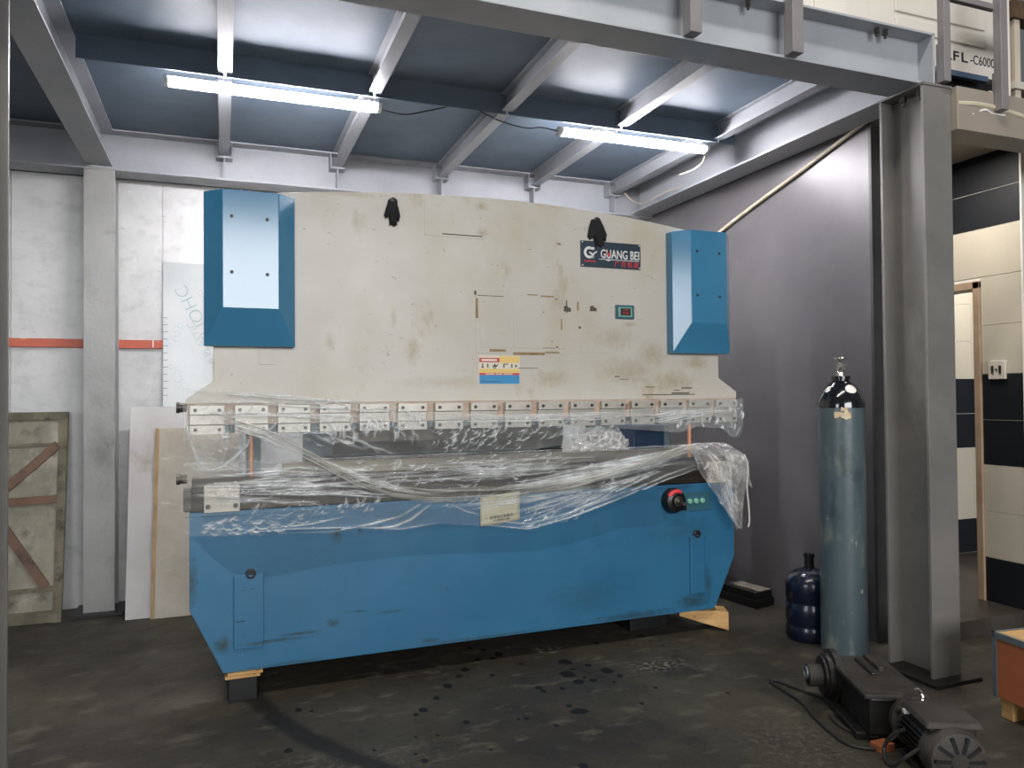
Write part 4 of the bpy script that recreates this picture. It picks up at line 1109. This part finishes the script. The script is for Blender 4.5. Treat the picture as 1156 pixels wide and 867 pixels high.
# old framed board
YB, YT, ZT = 5.62, 5.86, 1.345
t = thing('framed_board', (-1.4, 5.64, 0), 'old weathered framed board with rusty diagonal braces leaning by the left column', 'board')
lean('', -1.86, -.965, YB+.014, YT+.014, ZT, .02, None).obj('panel', 'board_green', t)
def bar(name, pts, wd, m, o=0.0, th=.016):
    (xa, za), (xb, zb) = pts
    mb = MB(); L = math.hypot(xb-xa, zb-za); nx, nz = -(zb-za)/L*wd/2, (xb-xa)/L*wd/2
    P = [(xa+nx, za+nz), (xb+nx, zb+nz), (xb-nx, zb-nz), (xa-nx, za-nz)]
    vs = [(x, YB+(YT-YB)*z/ZT-o, z) for x, z in P]+[(x, YB+(YT-YB)*z/ZT-o+th, z) for x, z in P]
    mb.add(vs, [(0, 1, 2, 3), (7, 6, 5, 4), (0, 4, 5, 1), (1, 5, 6, 2), (2, 6, 7, 3), (3, 7, 4, 0)])
    return mb.obj(name, m, t, bevel=.002)
bar('frame_rail', ((-1.86, 1.318), (-.965, 1.318)), .054, 'board_frame'); bar('frame_rail', ((-1.86, .04), (-.965, .04)), .07, 'board_frame')
bar('frame_stile', ((-.99, .0), (-.99, 1.345)), .05, 'board_frame', .003); bar('frame_stile', ((-1.835, .0), (-1.835, 1.345)), .05, 'board_frame', .003)
bar('cross_bar', ((-1.86, .745), (-1.01, .775)), .05, 'brace', .001)
bar('cross_bar', ((-1.86, 1.125), (-1.01, 1.13)), .022, 'board_frame', .001); bar('cross_bar', ((-1.86, .19), (-1.01, .21)), .03, 'board_frame', .001)
bar('brace', ((-1.34, .82), (-1.02, 1.13)), .055, 'brace', .004); bar('brace', ((-1.34, .66), (-1.06, .22)), .055, 'brace', .004)
# three sheets
s = tag(lean('', -.388, .14, 5.86, 5.925, 2.40, .008, None).obj('plastic_sheet', 'acrylic', bevel=.001), 'tall pale plastic sheet with marker writing, leaning behind the left cover', 'sheet')
s2 = tag(lean('', -.585, .05, 5.50, 5.80, 1.37, .014, None, skew=.0).obj('white_board', 'board_white', bevel=.002), 'clean white board leaning left of the blue bed, behind the scuffed one', 'board')
s3 = thing('scuffed_board', (-.2, 5.47, 0), 'scuffed pale grey board with brown taped edge leaning in front of the white board', 'board')
lean('', -.43, .10, 5.462, 5.735, 1.225, .014, None, skew=.012).obj('panel', 'board_grey', s3, bevel=.002)
lean('', -.434, -.41, 5.458, 5.731, 1.225, .006, None, skew=.012).obj('edge_tape', 'tape', s3)
def on_sheet(x, z, rot, sx=1):
    c_, s_ = math.cos(rot), math.sin(rot)
    def f(u, v, q):
        X, Z = x+u*c_-v*s_, z+u*s_+v*c_
        return Vector((X, 5.86+.065*Z/2.4-.003-q, Z))
    return f
text_mesh('NUOHC', .13, on_sheet(-.165, 2.02, math.radians(118)), 'marker_writing', 'marker', s, depth=.0006, bold=-.0035)
text_mesh('SHI PLASTIC', .075, on_sheet(-.118, 1.80, math.radians(118)), 'marker_writing', 'marker', s, depth=.0006, bold=-.002)
text_mesh('CNG', .06, on_sheet(-.12, 2.15, math.radians(118)), 'marker_writing', 'marker', s, depth=.0006, bold=-.002)
text_mesh('ASE', .09, on_sheet(-.30, 1.9, math.radians(70)), 'marker_writing', 'marker', s, depth=.0006, bold=-.0035)
text_mesh('ACSP', .09, on_sheet(-.29, 1.58, math.radians(110)), 'marker_writing', 'marker', s, depth=.0006, bold=-.0035)
m = MB()
for z in np.linspace(1.45, 2.0, 12):
    m.box(-.388, -.36+.01*random.random(), 5.86+.065*z/2.4-.004, 5.86+.065*z/2.4+.001, z, z+.003)
m.v = [tuple(Vector(v)-s.location) for v in m.v]
m.obj('ruler_tick', 'ink', s)
t = thing('red_strip', (-1.2, 5.94, 1.78), 'orange red strip fixed across the back wall behind the left column', 'strip')
MB().box(-2.6, -.375, 5.925, 5.95, 1.783, 1.842).obj('strip_bar', 'red_strip', t, bevel=.002)
MB().box(-.455, -.449, 5.922, 5.93, 1.79, 1.842).obj('joint_mark', 'white', t)

# ------------------------------------------------------------------ right: cylinder, jug, boxes, motor, crate
t = thing('gas_cylinder', (3.225, 3.345, 0), 'tall worn grey-blue gas cylinder with a glossy black shoulder beside the front column', 'gas cylinder')
cx, cy, R_ = 3.225, 3.345, .122
cy = 3.30; cx = 3.215
sh = MB(); sh.lathe((cx, cy, 0), [(R_-.012, 0), (R_, .012), (R_, 1.352)], 48); sh.obj('body', 'cyl', t, smooth=True)
MB().lathe((cx, cy, 0), [(R_+.0012, 1.345), (R_+.0005, 1.375), (R_*.9, 1.415), (R_*.72, 1.452), (R_*.5, 1.482), (.046, 1.492), (.046, 1.5), (.052, 1.5), (.052, 1.52), (.03, 1.522)], 48).obj('shoulder', 'cyl_top', t, smooth=True)
MB().lathe((cx, cy, 0), [(.024, 1.51), (.022, 1.54), (.017, 1.545), (.019, 1.56), (.019, 1.59), (.012, 1.6), (.01, 1.615)], 20).obj('valve_body', 'chrome', t, smooth=True)
MB().cyl((cx, cy, 1.57), (cx-.01, cy-.04, 1.57), .017, .016).cyl((cx-.01, cy-.04, 1.57), (cx-.0102, cy-.041, 1.57), .009).obj('outlet', 'chrome', t, smooth=True)
m = MB(); m.lathe((cx, cy, 1.612), [(.008, 0), (.034, .002), (.036, .008), (.034, .014), (.008, .016)], 20); m.obj('hand_wheel', 'chrome', t, smooth=True)
def patch(name, a0, a1, z0, z1, m_, rr):
    mb = MB()
    mb.grid(16, 10, lambda u, v: (cx+rr*math.cos(a0+(a1-a0)*u), cy+rr*math.sin(a0+(a1-a0)*u), z0+(z1-z0)*v+.012*fbm(u*3, v*3, z0)))
    o = mb.obj(name, m_, t, smooth=True)
va = math.atan2(-cy, -cx)
patch('paper_sticker', va-.28, va+.42, 1.29, 1.325, 'sticker', R_+.001)
patch('paper_sticker', va+.0, va+.28, 1.325, 1.35, 'sticker', R_+.0013)
for (a0, a1, z0, z1) in ((va+.25, va+.95, 1.425, 1.47), (va-.95, va-.6, 1.43, 1.465)):
    mb = MB()
    def shp(u, v):
        z = z0+(z1-z0)*v
        rr = interp(z, [(1.345, R_+.0012), (1.375, R_+.0005), (1.415, R_*.9), (1.452, R_*.72), (1.482, R_*.5)])+.002
        a = a0+(a1-a0)*(.5+(u-.5)*math.sqrt(max(.05, 1-(2*v-1)**2)))
        return (cx+rr*math.cos(a), cy+rr*math.sin(a), z)
    mb.grid(12, 10, shp)
    mb.obj('white_patch', 'white', t, smooth=True)

t = thing('water_jug', (3.2, 3.52, 0), 'dark blue water jug on the floor behind the gas cylinder', 'jug')
jx, jy, jr = 3.212, 3.56, .135
MB().lathe((jx, jy, 0), [(jr*.92, 0), (jr, .015), (jr, .07), (jr*.96, .08), (jr*.96, .095), (jr, .105), (jr, .2), (jr*.955, .21), (jr*.955, .225), (jr, .235), (jr, .325), (jr*.9, .36), (jr*.6, .39), (jr*.3, .405), (.028, .41)], 40).obj('body', 'jug', t, smooth=True)
MB().lathe((jx, jy, 0), [(.028, .405), (.026, .47), (.031, .47), (.031, .488), (.024, .49)], 20).obj('neck', 'black', t, smooth=True)

t = thing('black_box', (3.4, 4.3, 0), 'low black box with a dusty top on the floor against the right wall', 'box')
b_ = MB()
bx = [Vector((3.305, 4.15, 0)), Vector((3.485, 4.2, 0)), Vector((3.42, 4.62, 0)), Vector((3.24, 4.57, 0))]
def quad(pts, z0, z1):
    mb = MB(); vs = [p+Vector((0, 0, z0)) for p in pts]+[p+Vector((0, 0, z1)) for p in pts]
    return mb.add(vs, [(3, 2, 1, 0), (4, 5, 6, 7)]+[(i, (i+1) % 4, (i+1) % 4+4, i+4) for i in range(4)])
quad(bx, 0, .055).obj('base', 'black_box', t, bevel=.003)
cen = sum(bx, Vector())/4
quad([cen+(p-cen)*.94 for p in bx], .055, .105).obj('body', 'black_box', t, bevel=.004)
quad([cen+Vector((.03, -.06, 0))+(p-cen)*.62 for p in bx], .104, .108).obj('dusty_top', 'dust_top', t)
tag(MB().box(3.25, 3.45, 4.72, 5.0, 0, .26).obj('steel_crate', 'black_box', bevel=.004), 'black box standing in shadow behind the right end of the bed', 'box')

# gear motor on the floor
G0 = Vector((2.745, 2.76, 0)); gd = Vector((-.423, -.906, 0)).normalized(); ge = Vector((-gd.y, gd.x, 0))   # ge points right/back... away from the camera side
def gp(a, b, z): return G0+gd*a+ge*b+Vector((0, 0, z))
t = thing('gear_motor', tuple(G0), 'oily black gear motor lying on the floor before the front column', 'motor')
def gbox(a0, a1, b0, b1, z0, z1, tp=0):
    mb = MB(); vs = [gp(a, b, z) for a in (a0, a1) for b in (b0, b1) for z in (z0, z1)]
    if tp:
        for i in (1, 3, 5, 7): vs[i] = vs[i].lerp(gp((a0+a1)/2, (b0+b1)/2, z1), tp)
    return mb.add(vs, [(0, 1, 3, 2), (4, 6, 7, 5), (0, 4, 5, 1), (2, 3, 7, 6), (0, 2, 6, 4), (1, 5, 7, 3)])
gbox(0, .46, -.11, .11, .03, .19).obj('gearbox_housing', 'oily', t, bevel=.012)
gbox(-.01, .47, -.13, .12, .185, .203).obj('top_plate', 'dusty', t, bevel=.004)
gbox(.02, .2, .03, .055, .2, .222).obj('lug', 'dusty', t, bevel=.004); gbox(.05, .25, -.02, .0, .2, .214).obj('lug', 'oily', t, bevel=.004)
sgn = -1 if ge.dot(Vector((-1, 0, 0))) < 0 else 1
side = ge*sgn
fc = gp(.04, 0, .125)
MB().lathe(fc, [(.10, .10), (.118, .10), (.118, .125), (.10, .128), (.10, .15), (.085, .155), (.085, .165), (.04, .168)], 32, side).obj('output_flange', 'oily', t, smooth=True)
MB().lathe(fc, [(.05, .16), (.05, .225), (.046, .228), (.042, .225), (.042, .17)], 28, side).obj('output_hub', 'dusty', t, smooth=True)
MB().lathe(fc+Vector((0, 0, .012)), [(.03, .17), (.03, .235), (.025, .237), (.022, .23)], 24, side).obj('shaft', 'metal_edge', t, smooth=True)
for k in range(6):
    a = 2*PI*k/6
    q = fc+side*.126+Vector((0, 0, 1))*(.09*math.sin(a))+gd*(.09*math.cos(a))
    MB().cyl(q, q+side*.012, .011, n=6).obj('bolt', 'bolt', t)
MO, MZ = .06, .11                                  # the motor sits off the gearbox axis
MB().lathe(gp(.46, MO, MZ), [(.095, 0), (.1, .01), (.1, .04), (.082, .05), (.082, .07)], 32, gd).obj('motor_flange', 'dusty', t, smooth=True)
for k in range(4):
    a = PI*(.15+.7*k/3)
    q = gp(.49, MO+.085*math.cos(a), MZ+.005+.085*math.sin(a))
    MB().cyl(q-gd*.02, q+gd*.03, .012, n=6).obj('bolt', 'bolt', t)
mb = MB(); mb.cyl(gp(.53, MO, MZ), gp(.74, MO, MZ), .078, n=32)
for k in range(30):
    a = 2*PI*k/30; cs, sn = math.cos(a), math.sin(a)
    p = lambda aa, rr, o: gp(aa, MO+rr*cs-o*sn, MZ+rr*sn+o*cs)
    vs = [p(aa, rr, o) for aa in (.54, .73) for rr in (.074, .096) for o in (-.002, .002)]
    mb.add(vs, [(0, 1, 3, 2), (4, 6, 7, 5), (0, 4, 5, 1), (2, 3, 7, 6), (0, 2, 6, 4), (1, 5, 7, 3)])
mb.obj('motor_body', 'oily', t)
MB().lathe(gp(.735, MO, MZ), [(.096, 0), (.104, .005), (.104, .075), (.096, .09), (.07, .099), (.03, .101)], 36, gd).obj('fan_cover', 'dusty', t, smooth=True)
for k in range(10):
    a = 2*PI*k/10; cs, sn = math.cos(a), math.sin(a)
    p = lambda aa, rr, o: gp(aa, MO+rr*cs-o*sn, MZ+rr*sn+o*cs)
    vs = [p(aa, rr, o) for aa, rr in ((.825, .03), (.82, .09)) for o in (-.006, .006)]+[p(.838, rr, o) for rr in (.03, .085) for o in (-.006, .006)]
    mb = MB(); mb.add(vs, [(0, 1, 3, 2), (4, 6, 7, 5), (0, 4, 5, 1), (1, 5, 7, 3), (3, 7, 6, 2), (2, 6, 4, 0)])
    mb.obj('fan_slot', 'black', t)
gbox(.58, .77, MO-.075, MO+.09, .16, .205).obj('terminal_box', 'oily', t, bevel=.006)
gbox(.565, .79, MO-.095, MO+.11, .205, .228, .1).obj('terminal_lid', 'dusty', t, bevel=.006)
gbox(.60, .62, MO-.099, MO-.08, .19, .205).obj('rating_tag', 'white', t)
mb = MB(); mb.tube([gp(.575, .05, .22), gp(.565, .05, .25), gp(.555, .04, .262), gp(.55, .03, .257)], .006, 8); mb.obj('lifting_ring', 'chrome', t, smooth=True)
gbox(.1, .42, -.15, .15, 0, .032).obj('foot', 'oily', t, bevel=.004)
gbox(.56, .74, MO-.09, MO+.09, 0, .03).obj('foot', 'oily', t, bevel=.004)

def cabf(x, y): return (x, y, .008)
cable('motor_cable', [cabf(2.62, 2.82), cabf(2.58, 2.95), cabf(2.56, 3.06), cabf(2.53, 3.08), cabf(2.515, 3.04), cabf(2.50, 2.9), cabf(2.48, 2.80), cabf(2.42, 2.66), cabf(2.37, 2.50), cabf(2.36, 2.41), cabf(2.40, 2.355), (2.45, 2.33, .012), (2.49, 2.33, .03), (2.52, 2.31, .06)], .0065, 'cable', 'dark cable looping over the floor beside the gear motor')
cable('motor_cable', [(2.40, 2.10, .12), (2.36, 2.14, .07), (2.365, 2.19, .02), (2.38, 2.24, .012), (2.41, 2.28, .04), (2.42, 2.25, .10), (2.43, 2.2, .14)], .007, 'cable', 'short dark cable curled against the motor fins')
cable('motor_cable', [cabf(2.5, 2.66), cabf(2.46, 2.55), cabf(2.47, 2.45), (2.51, 2.40, .02)], .007, 'dusty', 'dusty hose lying under the gearbox flange')
t = MB(); t.box(2.425, 2.50, 2.31, 2.365, .0, .03)
tag(t.obj('wood_chip', 'wood_orange', bevel=.003), 'small orange wood offcut under the gear motor cable', 'wood offcut')
t = MB(); t.box(2.53, 2.60, 1.985, 2.02, .0, .03)
tag(t.obj('wood_chip', 'wood_orange', bevel=.003), 'small orange wood offcut right of the motor fan cover', 'wood offcut')

# crate
ck = Vector((3.148, 2.192, 0)); c1 = Vector((.118, .993, 0)).normalized(); c2 = Vector((.993, -.118, 0)).normalized()
def cp_(a, b, z): return ck+c1*a+c2*b+Vector((0, 0, z))
def cbox(a0, a1, b0, b1, z0, z1):
    mb = MB(); vs = [cp_(a, b, z) for a in (a0, a1) for b in (b0, b1) for z in (z0, z1)]
    return mb.add(vs, [(0, 1, 3, 2), (4, 6, 7, 5), (0, 4, 5, 1), (2, 3, 7, 6), (0, 2, 6, 4), (1, 5, 7, 3)])
t = thing('plywood_crate', tuple(cp_(.25, .3, 0)), 'orange plywood crate with grey metal edging on wooden feet at the right edge', 'crate')
cbox(0, .20, 0, .5, .09, .355).obj('side_panel', 'wood_orange', t, bevel=.002)
cbox(-.004, .204, -.004, .504, .355, .37).obj('lid', 'wood_raw', t, bevel=.002)
mb = cbox(-.007, .008, -.007, .507, .345, .372); cb = cbox(-.007, .207, -.007, .008, .345, .372); mb.add(cb.v, cb.f)
cb = cbox(.192, .207, -.007, .507, .345, .372); mb.add(cb.v, cb.f)
mb.obj('edge_strip', 'metal_edge', t)
mb = cbox(-.006, .014, -.006, .0, .09, .35); mb.obj('corner_strip', 'metal_edge', t)
cbox(.186, .206, -.006, .006, .09, .35).obj('corner_strip', 'metal_edge', t)
cbox(-.012, .0, .10, .14, .32, .36).obj('latch', 'black', t, bevel=.003)
cbox(-.012, .0, .0, .5, .075, .092).obj('bottom_batten', 'wood_dark', t)
for a0, a1 in ((.0, .07), (.13, .19)):
    cbox(a0, a1, .02, .12, 0, .09).obj('foot', 'wood_raw', t, bevel=.004)

# ------------------------------------------------------------------ light
def area(name, loc, target, sx, sy, power, color=(1, 1, 1)):
    l = bpy.data.lights.new(name, 'AREA')
    l.shape = 'RECTANGLE'; l.size = sx; l.size_y = sy; l.energy = power; l.color = color
    o = bpy.data.objects.new(name, l); col.objects.link(o)
    o.location = loc
    o.rotation_euler = (Vector(target)-Vector(loc)).to_track_quat('-Z', 'Y').to_euler()
    return o
# hall lamps: a long row high above the open floor
area('hall_lamp', (.8, 1.1, 5.6), (1.0, 2.6, 0), 4, .2, 150, (1, .95, .88))
# daylight through the hall's openings
area('daylight_opening', (.9, -9, 3.4), (.9, 0, 2.3), 7.4, 3.2, 1020, (.98, .98, 1))
area('daylight_opening', (-7.5, -2.6, 3.0), (0, 1.5, 2), 2.4, 2.2, 155, (.98, .98, 1))
# lamp in the washroom
area('washroom_lamp', (5.6, 3.9, 2.85), (5.6, 3.9, 0), .6, .6, 32, (1, .96, .9))
area('tile_fill_light', (3.98, 3.45, 2.9), (4.0, 3.42, 0), .3, .3, 19, (1, .94, .86))  # unseen light added to brighten the tiled wall

wd = bpy.data.worlds.new('world')
scene.world = wd
wd.use_nodes = True
bgn = wd.node_tree.nodes['Background']
bgn.inputs[0].default_value = (.86, .93, 1, 1)
bgn.inputs[1].default_value = .13

vs_ = scene.view_settings
vs_.view_transform = 'Standard'
vs_.look = 'None'
vs_.gamma = 1
vs_.use_curve_mapping = False
vs_.exposure = 0
